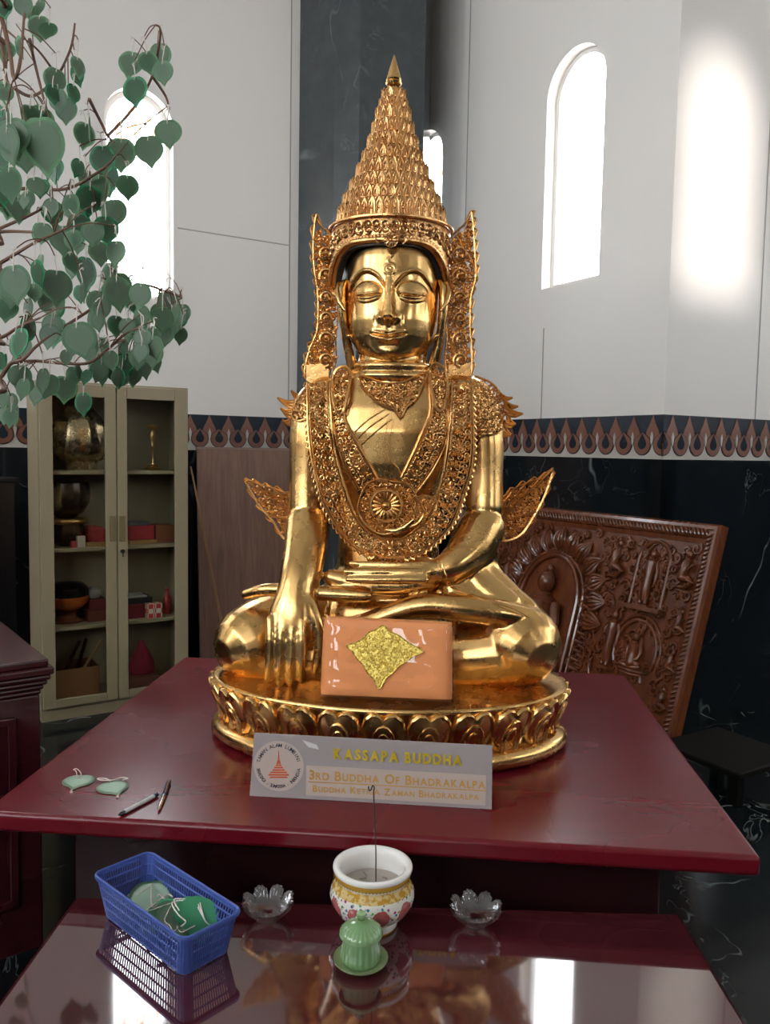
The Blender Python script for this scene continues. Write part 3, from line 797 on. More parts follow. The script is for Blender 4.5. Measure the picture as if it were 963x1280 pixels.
# neck with two folds
path([(490, 480, .105, 50), (490, 466, .10, 43), (489, 458, .098, 41), (489, 450, .095, 40), (489, 430, .10, 40)], n=28)
for py, r in ((471, 45), (459, 43.5)):
    c = S(489.5, py, .10); bd_.loft([(c[0] + r * kpx(.1) * math.cos(a), c[1] + r * .95 * kpx(.1) * math.sin(a), c[2] - .004 * math.sin(-a)) for a in np.linspace(0, 2 * PI, 41)[:-1]], .0105, n=8, closed=True)
# his right arm reaching down (picture left)
path([(410, 500, .11, 30), (395, 512, .10, 29), (387, 545, .085, 25), (384, 595, .075, 22.5), (384, 636, .065, 23)], n=18, side=(1, 0, 0))
path([(385, 655, .055, 28), (381, 690, .0, 27.5), (375, 722, -.055, 26), (370, 742, -.08, 25, .042), (367, 765, -.10, 31, .036), (362, 788, -.115, 29, .028), (358, 806, -.118, 27, .020)], n=18, side=(1, 0, 0))
for bx_, tx, ty, r in ((338.5, 336, 855, 6.3), (352, 349.5, 860, 6.6), (365.5, 363, 859, 6.5), (378, 376, 855, 5.9)):
    path([(bx_, 775, -.125, r + .3), (bx_ - .5, 800, -.137, r + .6), (bx_ - 1, 822, -.139, r + .5), (tx + .6, 840, -.134, r), (tx, ty - 5, -.126, r * .9)], n=10, side=(1, 0, 0))
path([(386, 755, -.10, 12), (396, 778, -.112, 9.5), (400, 802, -.118, 8.3), (397, 826, -.12, 7.4), (394, 838, -.118, 6.4)], n=10)
# his left arm resting in the lap (picture right)
path([(572, 498, .11, 30), (592, 508, .10, 31), (604, 545, .085, 25.5), (606, 595, .075, 23), (606, 636, .065, 23.5)], n=18)
path([(603, 660, .055, 29), (588, 688, .02, 28), (566, 707, -.02, 22), (548, 714, -.035, 17), (528, 716, -.045, 16, .022)], n=18)
for y0, y1, tx, yl in ((706, 704.5, 434, -.056), (715.5, 714.5, 427, -.068), (725, 724.5, 430, -.076)):
    path([(532, y0, yl, 5.2), (500, y0 - .5, yl - .006, 4.7), (468, (y0 + y1) / 2, yl - .007, 4.5), (tx + 5, y1, yl - .004, 4.0)], n=10, side=(0, 0, 1))
path([(535, 704, -.04, 8), (510, 699, -.04, 6.2), (482, 697, -.038, 5.2), (462, 698, -.036, 4.6)], n=10)
# sleeve falling from the arm to the knee
path([(602, 650, .075, 24), (600, 685, .06, 24), (602, 715, .05, 24), (622, 745, .035, 27), (652, 768, .015, 24)], n=16, side=(1, 0, 0))
path([(594, 672, .045, 24), (588, 705, .03, 24), (600, 735, .02, 27), (630, 760, .0, 25)], n=16, side=(1, 0, 0))
path([(580, 695, .02, 20), (572, 718, .01, 20), (582, 740, .0, 20), (612, 760, -.015, 18)], n=16, side=(1, 0, 0))
path([(556, 708, .0, 13), (560, 730, -.01, 13), (580, 748, -.03, 12), (640, 768, -.03, 12)], n=14, side=(1, 0, 0))
# thighs, knees and shins
path([(430, 775, .12, 46, .085), (380, 782, .08, 50, .09), (335, 795, .03, 51, .10), (316, 803, .0, 50, .10)], n=22)
path([(540, 775, .12, 46, .085), (595, 782, .08, 50, .09), (636, 797, .03, 54, .10), (650, 805, .0, 52, .10)], n=22)
path([(316, 812, -.005, 42, .085), (380, 820, .01, 42, .085), (450, 822, .015, 40, .075), (500, 822, .015, 40, .075), (580, 820, .01, 42, .085), (648, 814, -.005, 44, .085)], n=22)
path([(440, 770, .04, 34), (490, 772, .03, 34), (545, 770, .04, 34)], n=18)
# upper shin with the robe hem, and the feet
path([(662, 774, -.03, 15), (620, 766, -.055, 17), (575, 760, -.065, 17), (535, 757, -.065, 16), (500, 764, -.062, 15), (465, 777, -.06, 14), (425, 786, -.05, 12)], n=14)
path([(308, 743, -.02, 7), (340, 737, -.045, 9), (400, 742, -.06, 9.5), (440, 744, -.065, 9.5), (458, 745, -.066, 8.5)], n=14)
path([(415, 722, -.03, 11), (450, 730, -.035, 13), (500, 732, -.035, 13), (540, 728, -.03, 12)], n=14)
for i in range(4):
    path([(650 + i * 4.5, 768 + i * 3.5, -.055 + i * .004, 5.2), (664 + i * 3, 773 + i * 4, -.05 + i * .005, 4.6)], n=8)
tmp_me = bd_.mesh('tmp_body', [M_gold], OS, smooth=False)
tmp = bpy.data.objects.new('tmp_body', tmp_me); COL.objects.link(tmp)
rm = tmp.modifiers.new('r', 'REMESH'); rm.mode = 'VOXEL'; rm.voxel_size = .0036; rm.use_smooth_shade = True
smo = tmp.modifiers.new('s', 'SMOOTH'); smo.factor = .5; smo.iterations = 7
dg = bpy.context.evaluated_depsgraph_get()
body_me = bpy.data.meshes.new_from_object(tmp.evaluated_get(dg)); body_me.name = 'body'
bpy.data.objects.remove(tmp)

# --- head: profile rings with carved features
HK = kpx(.03); HC = S(491.5, 380, .11); HC_y = HC[1]
OUT = [(296, 52), (305, 55), (320, 58), (345, 59.2), (365, 59.6), (385, 58.6), (400, 57), (412, 54.6), (424, 50.4), (434, 44.5), (441, 37.5), (446, 30), (450, 21), (452.4, 11), (453.2, .5)]
DEP = [(296, 58), (305, 60), (320, 62), (345, 64), (370, 64), (400, 63.5), (420, 62), (434, 58.5), (441, 56), (446, 53), (450, 49), (452.4, 44), (453.2, 40)]
def sst(a, b, x): t = np.clip((x - a) / (b - a), 0, 1); return t * t * (3 - 2 * t)
def gs(x, s): return np.exp(-(x / s) ** 2)
def face_h(x, y):
    ax_ = np.abs(x)
    br = np.where(ax_ < 31, 341 + 23 * np.clip((31 - ax_) / 28, 0, 1) ** 2.2, 341 + 19 * np.clip((ax_ - 31) / 21, 0, 1.2) ** 2)
    dn = y - br
    inb = sst(56, 50, ax_) * sst(2.5, 6, ax_)
    h = -5.0 * sst(-1.2, 1.6, dn) * (1 - sst(6, 60, dn)) * inb
    h += 1.3 * gs(dn + 2.2, 1.6) * inb
    # eyes
    ex, ey = ax_ - 27.5, y - 364
    ball = np.sqrt(np.clip(1 - (ex / 18.5) ** 2 - ((y - 365.5) / 13.5) ** 2, 0, 1))
    h += 5.2 * ball
    ys = 369.5 + 1.6 * (1 - (ex / 15) ** 2) 
    em = sst(16.5, 13.5, np.abs(ex))
    h += -2.3 * gs(y - ys, 1.05) * em
    h += 1.2 * gs(y - ys + 2.2, 1.3) * em
    yl_ = 371.5 + 4.6 * (1 - np.clip(ex / 15.5, -1, 1) ** 2)
    h += -1.3 * gs(y - yl_, 1.0) * em
    h += 1.0 * gs(y - yl_ - 2.2, 1.5) * em
    # nose
    t = np.clip((y - 348) / 54, 0, 1)
    amp = np.interp(y, [335, 350, 365, 385, 398, 401.5, 405.5, 408], [0, 3.4, 7.0, 11.5, 15.0, 13.0, 3, 0])
    w = np.interp(y, [340, 360, 380, 396, 404], [3.6, 4.0, 5.2, 7.0, 7.6])
    h += amp * (1 - sst(w * .62, w * 1.35, ax_))
    h += 4.2 * gs(ax_ - 10.0, 3.6) * gs(y - 398.5, 4.4)
    h += -1.6 * gs(ax_ - 16.5, 1.8) * gs(y - 401, 6)
    # mouth
    ym = 421.6 - .0072 * np.minimum(ax_, 24) ** 2 + 1.4 * gs(ax_, 4)
    lm = sst(24, 19, ax_)
    h += 2.6 * gs(y - ym + 3.0, 2.4) * sst(22, 13, ax_) * (1 - .25 * gs(ax_, 3.2))
    h += 3.4 * gs(y - ym - 3.8, 3.3) * sst(18, 8, ax_)
    h += -2.8 * gs(y - ym, 1.15) * sst(23.5, 19, ax_)
    h += -1.2 * gs(y - 433, 2.6) * gs(ax_, 14)
    h += 2.6 * gs(y - 442, 6) * gs(ax_, 14)
    h += -1.3 * gs(ax_, 2.2) * gs(y - 411.5, 3.2)
    # mark on the forehead
    rr = np.sqrt(ax_ ** 2 + (y - 339) ** 2)
    h += 1.5 * gs(rr - 6.6, 1.2) + 1.5 * gs(rr - 2.4, 1.2)
    h += 1.2 * gs(x - 2.2 * np.sin((y - 332) / 2.2), 1.3) * sst(319, 322, y) * sst(333, 330, y)
    return h
ysr = np.concatenate([np.arange(296, 446, .85), np.arange(446, 453.3, .6)])
th = []
N1, N2 = 210, 50
th = np.concatenate([np.linspace(-1.9, 1.9, N1, endpoint=False), np.linspace(1.9, 2 * PI - 1.9, N2, endpoint=False)])
NR = len(th)
V = np.zeros((len(ysr), NR, 3))
for i, y in enumerate(ysr):
    a = np.interp(y, *zip(*OUT)); d = np.interp(y, *zip(*DEP)); b = min(d, a * 1.06 + 1)
    yc = -(d - b); e_ = .94
    sx_ = np.sign(np.sin(th)) * np.abs(np.sin(th)) ** e_; cx_ = np.sign(np.cos(th)) * np.abs(np.cos(th)) ** e_
    x = a * sx_; f_ = -(yc * -1 * -1) if False else None
    yy = yc - b * cx_
    yy = np.where(cx_ < 0, np.minimum(yc - b * cx_ * 1.0, 58), yy)
    fr_w = sst(.10, .45, np.cos(th))
    yy = yy - face_h(x, np.full_like(x, y)) * fr_w
    V[i, :, 0] = HC[0] + x * HK; V[i, :, 1] = HC_y + yy * HK; V[i, :, 2] = 0
    # image row -> height, taking the mean depth of the face for the scale
    V[i, :, 2] = S(490, y, .11 - 50 * HK)[2]
hd_ = MB(); k = len(ysr)
F = [(i * NR + j, i * NR + (j + 1) % NR, (i + 1) * NR + (j + 1) % NR, (i + 1) * NR + j) for i in range(k - 1) for j in range(NR)]
hd_.add(V.reshape(-1, 3), F)
hd_.f.append(tuple(range(NR))); hd_.m.append(0); hd_.f.append(tuple((k - 1) * NR + j for j in range(NR))); hd_.m.append(0)
# ears with long lobes
for sg in (-1, 1):
    ex = lambda q: 491.5 + sg * (q - 2.5)
    pts_ = [S(ex(61), 352, .075), S(ex(66), 362, .07), S(ex(66), 385, .07), S(ex(63), 410, .075), S(ex(59), 435, .08), S(ex(54), 455, .08), S(ex(49), 470, .085)]
    hd_.loft(pts_, np.array([3, 6, 6.5, 5.5, 6, 6.5, 4]) * HK, np.array([6, 12, 13, 10, 8, 7, 4]) * HK, n=14, side=(1, 0, 0), round_caps=True)
    rim_ = [S(ex(63), 388, .03), S(ex(69), 378, .035), S(ex(72), 366, .05), S(ex(70), 355, .06), S(ex(64), 352, .07)]
    hd_.loft(rim_, np.array([2, 3.4, 3.8, 3.4, 2.4]) * HK, n=8, round_caps=True)
    # second strand of the lobe, leaving the slit open
    hd_.loft([S(ex(57), 420, .06), S(ex(46), 433, .07), S(ex(42), 446, .075), S(ex(44), 462, .08)], np.array([3, 2.6, 2.6, 3]) * HK, n=8, round_caps=True)
head_me = hd_.mesh('head', [M_gold], OS, angle=70)
bm = bmesh.new(); bm.from_mesh(body_me); bm.from_mesh(head_me)
for f_ in bm.faces: f_.smooth = True; f_.material_index = 0
bm.to_mesh(body_me); 
bvh = BVHTree.FromBMesh(bm); bm.free()
body_me.materials.clear(); body_me.materials.append(M_gold)
body = bpy.data.objects.new('body', body_me); COL.objects.link(body); body.parent = statue; ORG[body.name] = OS.copy()

def hit(px, py):
    d = ray(px, py); o = CAM - OS
    r = bvh.ray_cast(Vector(o), Vector(d))
    return None if r[0] is None else r[3] / np.linalg.norm(d)
def on_body(px, py, off=.005, Y=None, free=None):
    """point on the body along the sight line, lifted off by off; never behind plane free"""
    D = hit(px, py); d = ray(px, py)
    Df = None if free is None else (OS[1] + free) / d[1]
    if D is None: D = Df if Df is not None else (OS[1] + (Y if Y is not None else .1)) / d[1]
    else:
        D -= off
        if Df is not None: D = min(D, Df)
    return CAM + d * D

# --- filigree helpers
def spiral(cx, cy, r, turns, a0, sgn, n=13):
    t = np.linspace(0, 1, n); R_ = r * (1 - .82 * t); A = a0 + sgn * t * turns * 2 * PI
    return np.stack([cx + R_ * np.cos(A), cy + R_ * np.sin(A)], 1)
def tube2(m, P, place, r, n=4, closed=False):
    m.loft([place(x, y) for x, y in P], r, n=n, closed=closed)
def rosette(m, cx, cy, r, place, lift=.004):
    c = place(cx, cy); d = CAM - c; d /= np.linalg.norm(d)
    px_ = place(cx + 1, cy) - c; px_ -= d * np.dot(px_, d); u = px_ / np.linalg.norm(px_); w = np.cross(d, u)
    R_ = r * kpx(0)
    for i in range(10):
        a = 2 * PI * i / 10
        q = c + (u * math.cos(a) + w * math.sin(a)) * R_ * .62 + d * lift
        e1 = u * math.cos(a) + w * math.sin(a)
        m.loft([q - e1 * R_ * .3, q, q + e1 * R_ * .32], [R_ * .10, R_ * .2, R_ * .12], n=6, round_caps=True)
    m.ball(c + d * lift, R_ * .34, 10, 6)
    m.loft([c + (u * math.cos(a) + w * math.sin(a)) * R_ + d * lift * .5 for a in np.linspace(0, 2 * PI, 25)[:-1]], R_ * .09, n=5, closed=True)
def resample(P, step):
    P = np.asarray(P, float); s_ = np.concatenate([[0], np.cumsum(np.linalg.norm(np.diff(P, axis=0), axis=1))])
    n = max(3, int(round(s_[-1] / step)) + 1); q = np.linspace(0, s_[-1], n)
    return np.stack([np.interp(q, s_, P[:, 0]), np.interp(q, s_, P[:, 1])], 1)
def smooth_poly(P, step=4, closed=False):
    P = np.asarray(P, float); out = []
    n = len(P)
    for i in range(n if closed else n - 1):
        g = lambda j: P[j % n] if closed else P[min(max(j, 0), n - 1)]
        for f_ in np.linspace(0, 1, 8, endpoint=False):
            p0, p1, p2, p3 = g(i - 1), g(i), g(i + 1), g(i + 2)
            out.append(.5 * ((2 * p1) + (-p0 + p2) * f_ + (2 * p0 - 5 * p1 + 4 * p2 - p3) * f_ ** 2 + (-p0 + 3 * p1 - 3 * p2 + p3) * f_ ** 3))
    if not closed: out.append(P[-1])
    return np.array(out)
def strip(m, inner, outer, place, cell=8.5, cols=2, r=.0021, fringe=0, rim=.003):
    A = smooth_poly(inner); B = smooth_poly(outer)
    L_ = np.linalg.norm(np.diff((resample(A, 3)[:60] if False else A), axis=0), axis=1).sum()
    LB = np.linalg.norm(np.diff(B, axis=0), axis=1).sum()
    n = int(max(L_, LB) / cell)
    def rs(P, n):
        s_ = np.concatenate([[0], np.cumsum(np.linalg.norm(np.diff(P, axis=0), axis=1))]); q = np.linspace(0, s_[-1], n)
        return np.stack([np.interp(q, s_, P[:, 0]), np.interp(q, s_, P[:, 1])], 1)
    A = rs(A, n); B = rs(B, n)
    tube2(m, A, place, rim, 5); tube2(m, B, place, rim, 5)
    tube2(m, A + (B - A) * .1, place, rim * .6, 4); tube2(m, A + (B - A) * .9, place, rim * .6, 4)
    for i in range(n - 1):
        for c in range(cols):
            f_ = .1 + .8 * (c + .5) / cols
            p = (A[i] + (B[i] - A[i]) * f_ + A[i + 1] + (B[i + 1] - A[i + 1]) * f_) / 2
            w = np.linalg.norm(B[i] - A[i]) * .8 / cols
            rr = min(w, cell) * .56
            sg = 1 if (i + c) % 2 else -1
            a0 = math.atan2(*(B[i] - A[i])[::-1]) + (PI if c % 2 else 0) + rnd.uniform(-.4, .4)
            tube2(m, spiral(p[0], p[1], rr, 1.35, a0, sg), place, r)
            q = p + np.array([math.cos(a0 + 2.2), math.sin(a0 + 2.2)]) * rr * 1.0
            m.ball(place(*q), r * 1.5, 6, 4)
        if fringe:
            d = (B[i] - A[i]); d = d / np.linalg.norm(d); q = B[i]; tq = B[i + 1] - B[i]
            tube2(m, [q, q + d * fringe * .6 + tq * .1, q + d * fringe + tq * .55, q + d * fringe * .45 + tq * .8, q + tq], place, r * 1.15)
def inside(poly, x, y):
    c = False; n = len(poly)
    for i in range(n):
        x0, y0 = poly[i]; x1, y1 = poly[(i + 1) % n]
        if (y0 > y) != (y1 > y) and x < (x1 - x0) * (y - y0) / (y1 - y0) + x0: c = not c
    return c
def region(m, poly, place, cell=9, r=.0021, rim=.003, lean=None):
    P = smooth_poly(poly, closed=True)
    tube2(m, resample(np.vstack([P, P[:1]]), 4), place, rim, 5)
    x0, y0 = P.min(0); x1, y1 = P.max(0); row = 0; y = y0 + cell * .5
    cen = P.mean(0)
    Pi = cen + (P - cen) * .92
    while y < y1:
        x = x0 + (cell * .5 if row % 2 else 0)
        while x < x1:
            q = (x + rnd.uniform(-1, 1), y + rnd.uniform(-1, 1))
            if inside(Pi, *q):
                a0 = rnd.uniform(0, 2 * PI); sg = rnd.choice((-1, 1))
                tube2(m, spiral(q[0], q[1], cell * .56, 1.4, a0, sg), place, r)
                z = (q[0] + cell * .55 * math.cos(a0 + 2.5), q[1] + cell * .55 * math.sin(a0 + 2.5)); m.ball(place(*z), r * 1.6, 6, 4)
            x += cell
        y += cell * .88; row += 1

# --- long garland hanging in a U
gi = [(412, 478), (417, 550), (430, 604), (448, 652), (470, 670), (489, 674), (508, 671), (535, 646), (551, 604), (560, 550), (566, 478)]
go = [(384, 478), (387, 554), (402, 623), (422, 660), (448, 687), (486, 698), (526, 691), (563, 659), (581, 614), (592, 568), (590, 478)]
gfree = lambda py: np.interp(py, [470, 500, 560, 640, 700], [.06, .03, .0, -.02, -.035])
pl_g = lambda x, y: on_body(x, y, .010, free=gfree(y))
m = MB(); strip(m, gi, go, pl_g, cell=7.4, cols=3, r=.0021, fringe=4.5)
garland = m.build('garland', M_fil, statue)
for (cx, cy, r) in ((398, 500, 6.5), (404, 560, 6.5), (417, 615, 7), (438, 662, 7), (488, 686, 10), (541, 662, 7), (565, 615, 7), (576, 560, 6.5), (577, 500, 6.5)):
    m = MB(); rosette(m, cx, cy, r, lambda x, y: on_body(x, y, .014, free=gfree(y) - .004)); m.build('rosette', M_fil, garland)
# --- crossed breast bands
for sgn, iL, oL, ros in ((-1, [(437, 470), (436, 500), (430, 520), (450, 560), (474, 602)], [(416, 470), (415, 505), (416, 528), (430, 580), (448, 614)], (431, 558)),
                         (1, [(536, 470), (538, 500), (537, 518), (520, 560), (502, 597)], [(559, 470), (561, 510), (559, 550), (540, 590), (517, 620)], (540, 553))):
    m = MB(); pl_b = lambda x, y: on_body(x, y, .006, free=.06 if y < 490 else None)
    strip(m, iL, oL, pl_b, cell=6.6, cols=3, r=.0019)
    b_ = m.build('breast_band', M_fil, statue)
    m = MB(); rosette(m, ros[0], ros[1], 8, lambda x, y: on_body(x, y, .011)); m.build('rosette', M_fil, b_)
# shoulder loops of the bands
for sg in (-1, 1):
    xx = (lambda a: a) if sg < 0 else (lambda a: 975 - a)
    m = MB(); region(m, [(xx(a), b - (3 if sg > 0 else 0)) for a, b in ((418, 468), (424, 460), (433, 458), (438, 470), (435, 492), (428, 516), (420, 512), (416, 490))], lambda x, y: on_body(x, y, .02, free=.035), cell=7, r=.002, rim=.0042)
    m.build('shoulder_loop', M_fil, statue)
# --- medallion with crescent
pl_m = lambda x, y: on_body(x, y, .012, free=-.018)
m = MB()
region(m, [(455, 612), (470, 600), (490, 602), (510, 606), (520, 620), (530, 640), (521, 655), (500, 662), (480, 668), (462, 660), (448, 640)], pl_m, cell=6.5, r=.002)
med = m.build('medallion', M_fil, statue)
pl_m2 = lambda x, y: on_body(x, y, .02, free=-.028)
m = MB()
for i in range(18):
    a = 2 * PI * i / 18
    P = [(483 + q * math.cos(a), 632 + q * math.sin(a)) for q in (7, 11, 16)]
    m.loft([pl_m2(*p) for p in P], np.array([1.2, 2.1, 2.2]) * kpx(0), n=7, round_caps=True)
m.ball(pl_m2(483, 632), 5.5 * kpx(0), 14, 8)
tube2(m, [(483 + 19.5 * math.cos(a), 632 + 19.5 * math.sin(a)) for a in np.linspace(0, 2 * PI, 41)[:-1]], pl_m2, .0042, 6, True)
tube2(m, [(483 + 8 * math.cos(a), 632 + 8 * math.sin(a)) for a in np.linspace(0, 2 * PI, 31)[:-1]], pl_m2, .002, 5, True)
m.build('flower_boss', M_fil, med)
m = MB()
m.loft([pl_m(480 + 3, 663), pl_m(495, 667), pl_m(508, 662), pl_m(518, 650)], np.array([2.5, 6, 6, 2.5]) * kpx(0), np.array([1.5, 2, 2, 1.5]) * kpx(0), n=10, side=(0, -.3, 1), round_caps=True)
m.build('crescent', M_gold, med)
m = MB(); region(m, [(522, 622), (545, 624), (544, 640), (532, 656), (522, 650)], pl_m, cell=6, r=.002)
m.build('side_scroll', M_fil, med)
# --- collar
pl_c = lambda x, y: on_body(x, y, .006)
m = MB()
region(m, [(451, 471), (462, 473), (476, 478), (490, 480), (505, 478), (520, 471), (533, 467), (530, 480), (525, 492), (517, 503), (508, 511), (501, 523), (494, 513), (482, 509), (472, 503), (463, 494), (454, 485)], pl_c, cell=6, r=.0019)
col = m.build('collar', M_fil, statue)
for cx, cy, r in ((474, 489, 6.5), (497, 495, 6.5), (516, 485, 6.5)):
    m = MB(); rosette(m, cx, cy, r, lambda x, y: on_body(x, y, .010)); m.build('rosette', M_fil, col)
# --- robe folds on the chest
for P in ([(490, 602), (489, 570), (487, 548), (492, 524)], [(485, 602), (482, 575), (481, 545), (487, 524)], [(482, 512), (462, 524), (444, 540)], [(486, 518), (464, 533), (448, 548)], [(490, 524), (470, 540), (452, 556)], [(502, 594), (497, 584), (491, 578)], [(560, 690), (548, 702), (560, 730), (590, 745), (640, 760), (662, 772)], [(552, 694), (556, 716), (572, 736), (610, 752), (655, 770)]):
    m = MB(); P = smooth_poly(P); tube2(m, P, lambda x, y: on_body(x, y, -.0005), .0022, 6); m.build('robe_fold', M_gold, statue)

# --- shoulder ornaments with flame edge
def flame(m, base_pts, tips, place, r):
    for (a, b), t in zip(base_pts, tips):
        mid = ((a[0] + b[0]) / 2, (a[1] + b[1]) / 2)
        c1_ = (a[0] * .45 + t[0] * .55, a[1] * .45 + t[1] * .55 + 3); c2_ = (b[0] * .5 + t[0] * .5, b[1] * .5 + t[1] * .5 + 4)
        tube2(m, smooth_poly([a, c1_, t]), place, r, 4); tube2(m, smooth_poly([b, c2_, t]), place, r, 4)
        tube2(m, smooth_poly([mid, ((mid[0] + t[0]) / 2, (mid[1] + t[1]) / 2 + 3), t]), place, r, 4)
        tube2(m, spiral(mid[0], mid[1], 4, 1.3, 0, 1), place, r)
for sg in (1, -1):
    m = MB()
    pl_e = lambda x, y: on_body(x, y, .006, Y=.11)
    if sg > 0:
        region(m, [(590, 474), (604, 474), (616, 480), (626, 492), (632, 508), (634, 530), (622, 542), (600, 546), (592, 556), (591, 520)], pl_e, cell=5.6, r=.0022)
        fl_t = [((624, 490), (628, 498), (641, 497)), ((627, 497), (632, 508), (648, 508)), ((631, 506), (634, 520), (654, 517)), ((634, 516), (632, 534), (645, 530)), ((630, 530), (622, 544), (640, 543))]
    else:
        region(m, [(386, 486), (378, 492), (370, 504), (366, 520), (372, 526), (384, 520)], pl_e, cell=5.6, r=.0022)
        fl_t = [((372, 500), (378, 492), (364, 488)), ((367, 512), (372, 500), (347, 497)), ((364, 524), (367, 511), (351, 510)), ((365, 532), (365, 520), (354, 526))]
    plf = lambda x, y: PY(x, y, OS[1] + .10)
    for a, b, t in fl_t:
        for q in (0, .33, .66, 1):
            p = (a[0] + (b[0] - a[0]) * q, a[1] + (b[1] - a[1]) * q)
            tube2(m, smooth_poly([p, ((p[0] * .5 + t[0] * .5), p[1] * .5 + t[1] * .5 + 2.5), t]), plf, .0024, 4)
        P = [a, ((a[0] * .4 + t[0] * .6), a[1] * .4 + t[1] * .6 + 2.5), t, ((b[0] * .4 + t[0] * .6), b[1] * .4 + t[1] * .6 + 3), b]
        m.prism(P, lambda u, v, w: PY(u, v, OS[1] + .10 + w), .0, .003)
    m.build('shoulder_ornament', M_fil, statue)
# --- flame wings behind the elbows
for sg in (-1, 1):
    if sg < 0:
        P = [(308, 602), (325, 606), (345, 612), (366, 622), (378, 640), (372, 668), (356, 674), (340, 650), (324, 632)]
        root = (375, 655); tip = (308, 602)
    else:
        P = [(691, 588), (676, 598), (655, 606), (634, 618), (616, 640), (618, 668), (632, 676), (652, 668), (668, 645), (682, 618)]
        root = (622, 655); tip = (691, 588)
    plw = lambda x, y: PY(x, y, OS[1] + .13)
    m = MB(); region(m, P, plw, cell=7.4, r=.0024, rim=.0035)
    for q in np.linspace(.1, .9, 9):
        i0 = P[int(q * (len(P) - 1))]
        mid = ((root[0] + i0[0]) / 2 + 3 * math.sin(9 * q), (root[1] + i0[1]) / 2 - 3)
        tube2(m, smooth_poly([root, mid, (i0[0] * .9 + tip[0] * .1, i0[1] * .9 + tip[1] * .1)]), lambda x, y: PY(x, y, OS[1] + .127), .0026, 5)
    sp_ = smooth_poly(P, closed=True)
    for i in range(0, len(sp_), 5):
        a, b = sp_[i], sp_[(i + 5) % len(sp_)]; c_ = np.mean(P, 0); o_ = (a + b) / 2 - c_; o_ = o_ / np.linalg.norm(o_)
        t_ = np.array(tip) - c_; t_ = t_ / np.linalg.norm(t_)
        z = (a + b) / 2 + o_ * 3.5 + t_ * 4
        tube2(m, [a, (a + z) / 2 + o_, z, b], plw, .0022, 4)
    m.build('elbow_wing', M_fil, statue)

# --- openwork ear wings
for sg in (-1, 1):
    if sg > 0:
        P = [(589, 264), (592, 285), (594, 315), (595, 346), (589, 372), (588, 410), (590, 435), (589, 468), (576, 474), (562, 474), (557, 450), (559, 420), (555, 385), (553, 345), (558, 312), (568, 292), (581, 280)]
    else:
        P = [(396, 268), (392, 300), (393, 335), (397, 362), (398, 390), (396, 415), (386, 440), (381, 470), (392, 478), (410, 476), (420, 452), (420, 420), (424, 385), (424, 345), (421, 312), (413, 292), (403, 284)]
    yw_ = .10
    plw = lambda x, y: PY(x, y, OS[1] + yw_ - .0005 * 0)
    m = MB(); region(m, P, plw, cell=7.2, r=.0026, rim=.0026)
    # inner frame and larger scrolls
    cx = np.mean([p[0] for p in P])
    for (y0, rr) in ((318, 11), (345, 11), (372, 9), (398, 9), (424, 11), (450, 10)):
        xc_ = 576 if sg > 0 else 407
        tube2(m, spiral(xc_, y0, rr, 1.6, PI / 2 if sg > 0 else PI / 2, sg, 24), lambda x, y: PY(x, y, OS[1] + yw_ - .004), .0034, 5)
    sp_ = smooth_poly(P, closed=True)
    for i in range(0, len(sp_) - 4, 4):
        a, b = sp_[i], sp_[i + 4]
        if (a[0] - cx) * sg < 3 and a[1] > 300: continue
        z = (a + b) / 2 + np.array([sg * 4.0, -4.5])
        tube2(m, [a, (a + z) / 2 + np.array([sg * 1.5, 0]), z, b], plw, .0026, 4)
    # plain tab at the foot
    xa_, xb_ = (561, 588) if sg > 0 else (383, 411)
    m.prism([(xa_, 456), (xb_, 454), (xb_, 474), ((xa_ + xb_) / 2, 484), (xa_, 475)], lambda u, v, w: PY(u, v, OS[1] + yw_ - .004 + w), 0, .006)
    m.build('ear_wing', M_fil, statue)

# --- crown
CY = .115
cc = S(489, 300, CY); KC = kpx(CY)
def cz(py): return S(489, py, CY)[2]
def ringpts(py, hw, k=64, dip=0.0, dy=0.0):
    r = hw * KC
    return [(cc[0] + r * math.sin(a), cc[1] - r * 1.0 * math.cos(a) + dy, cz(py) - dip * abs(math.sin(a)) ** 7) for a in np.linspace(0, 2 * PI, k + 1)[:-1]]
m = MB(); k = 72
RB = [(317, 66, .085), (315, 71, .085), (312, 73, .075), (306, 73.5, .06), (300, 73, .045), (294, 73, .03), (288, 72.5, .0), (284, 70, 0), (282, 60, 0)]
# the hat-band: its lower edge dips over the temples
V = []
for py, hw, dip in RB: V += ringpts(py + 4, hw, k, dip)
V += ringpts(318, 63, k, .088)
F = [(i * k + j, i * k + (j + 1) % k, (i + 1) * k + (j + 1) % k, (i + 1) * k + j) for i in range(len(RB) - 1) for j in range(k)]
F += [(j, (j + 1) % k, len(RB) * k + (j + 1) % k, len(RB) * k + j) for j in range(k)]
m.add(V, F)
crown = m.build('crown', M_crown, statue)
M_hair = plain('dark_patina_cap', (.035, .03, .028), .4, .3)
m = MB(); V = []
for py, hw, dip in ((306, 62, .02), (319, 67.5, .086), (323, 67, .09), (323, 60, .09), (310, 58, .04)):
    V += ringpts(py, hw, k, dip, .0)
m.add(V, [(i * k + j, i * k + (j + 1) % k, (i + 1) * k + (j + 1) % k, (i + 1) * k + j) for i in range(4) for j in range(k)])
m.build('hairline', M_hair, crown)
def crown_rel(fn, name, parent=crown, mat=M_crown):
    q = MB(); fn(q); return q.build(name, mat, parent)
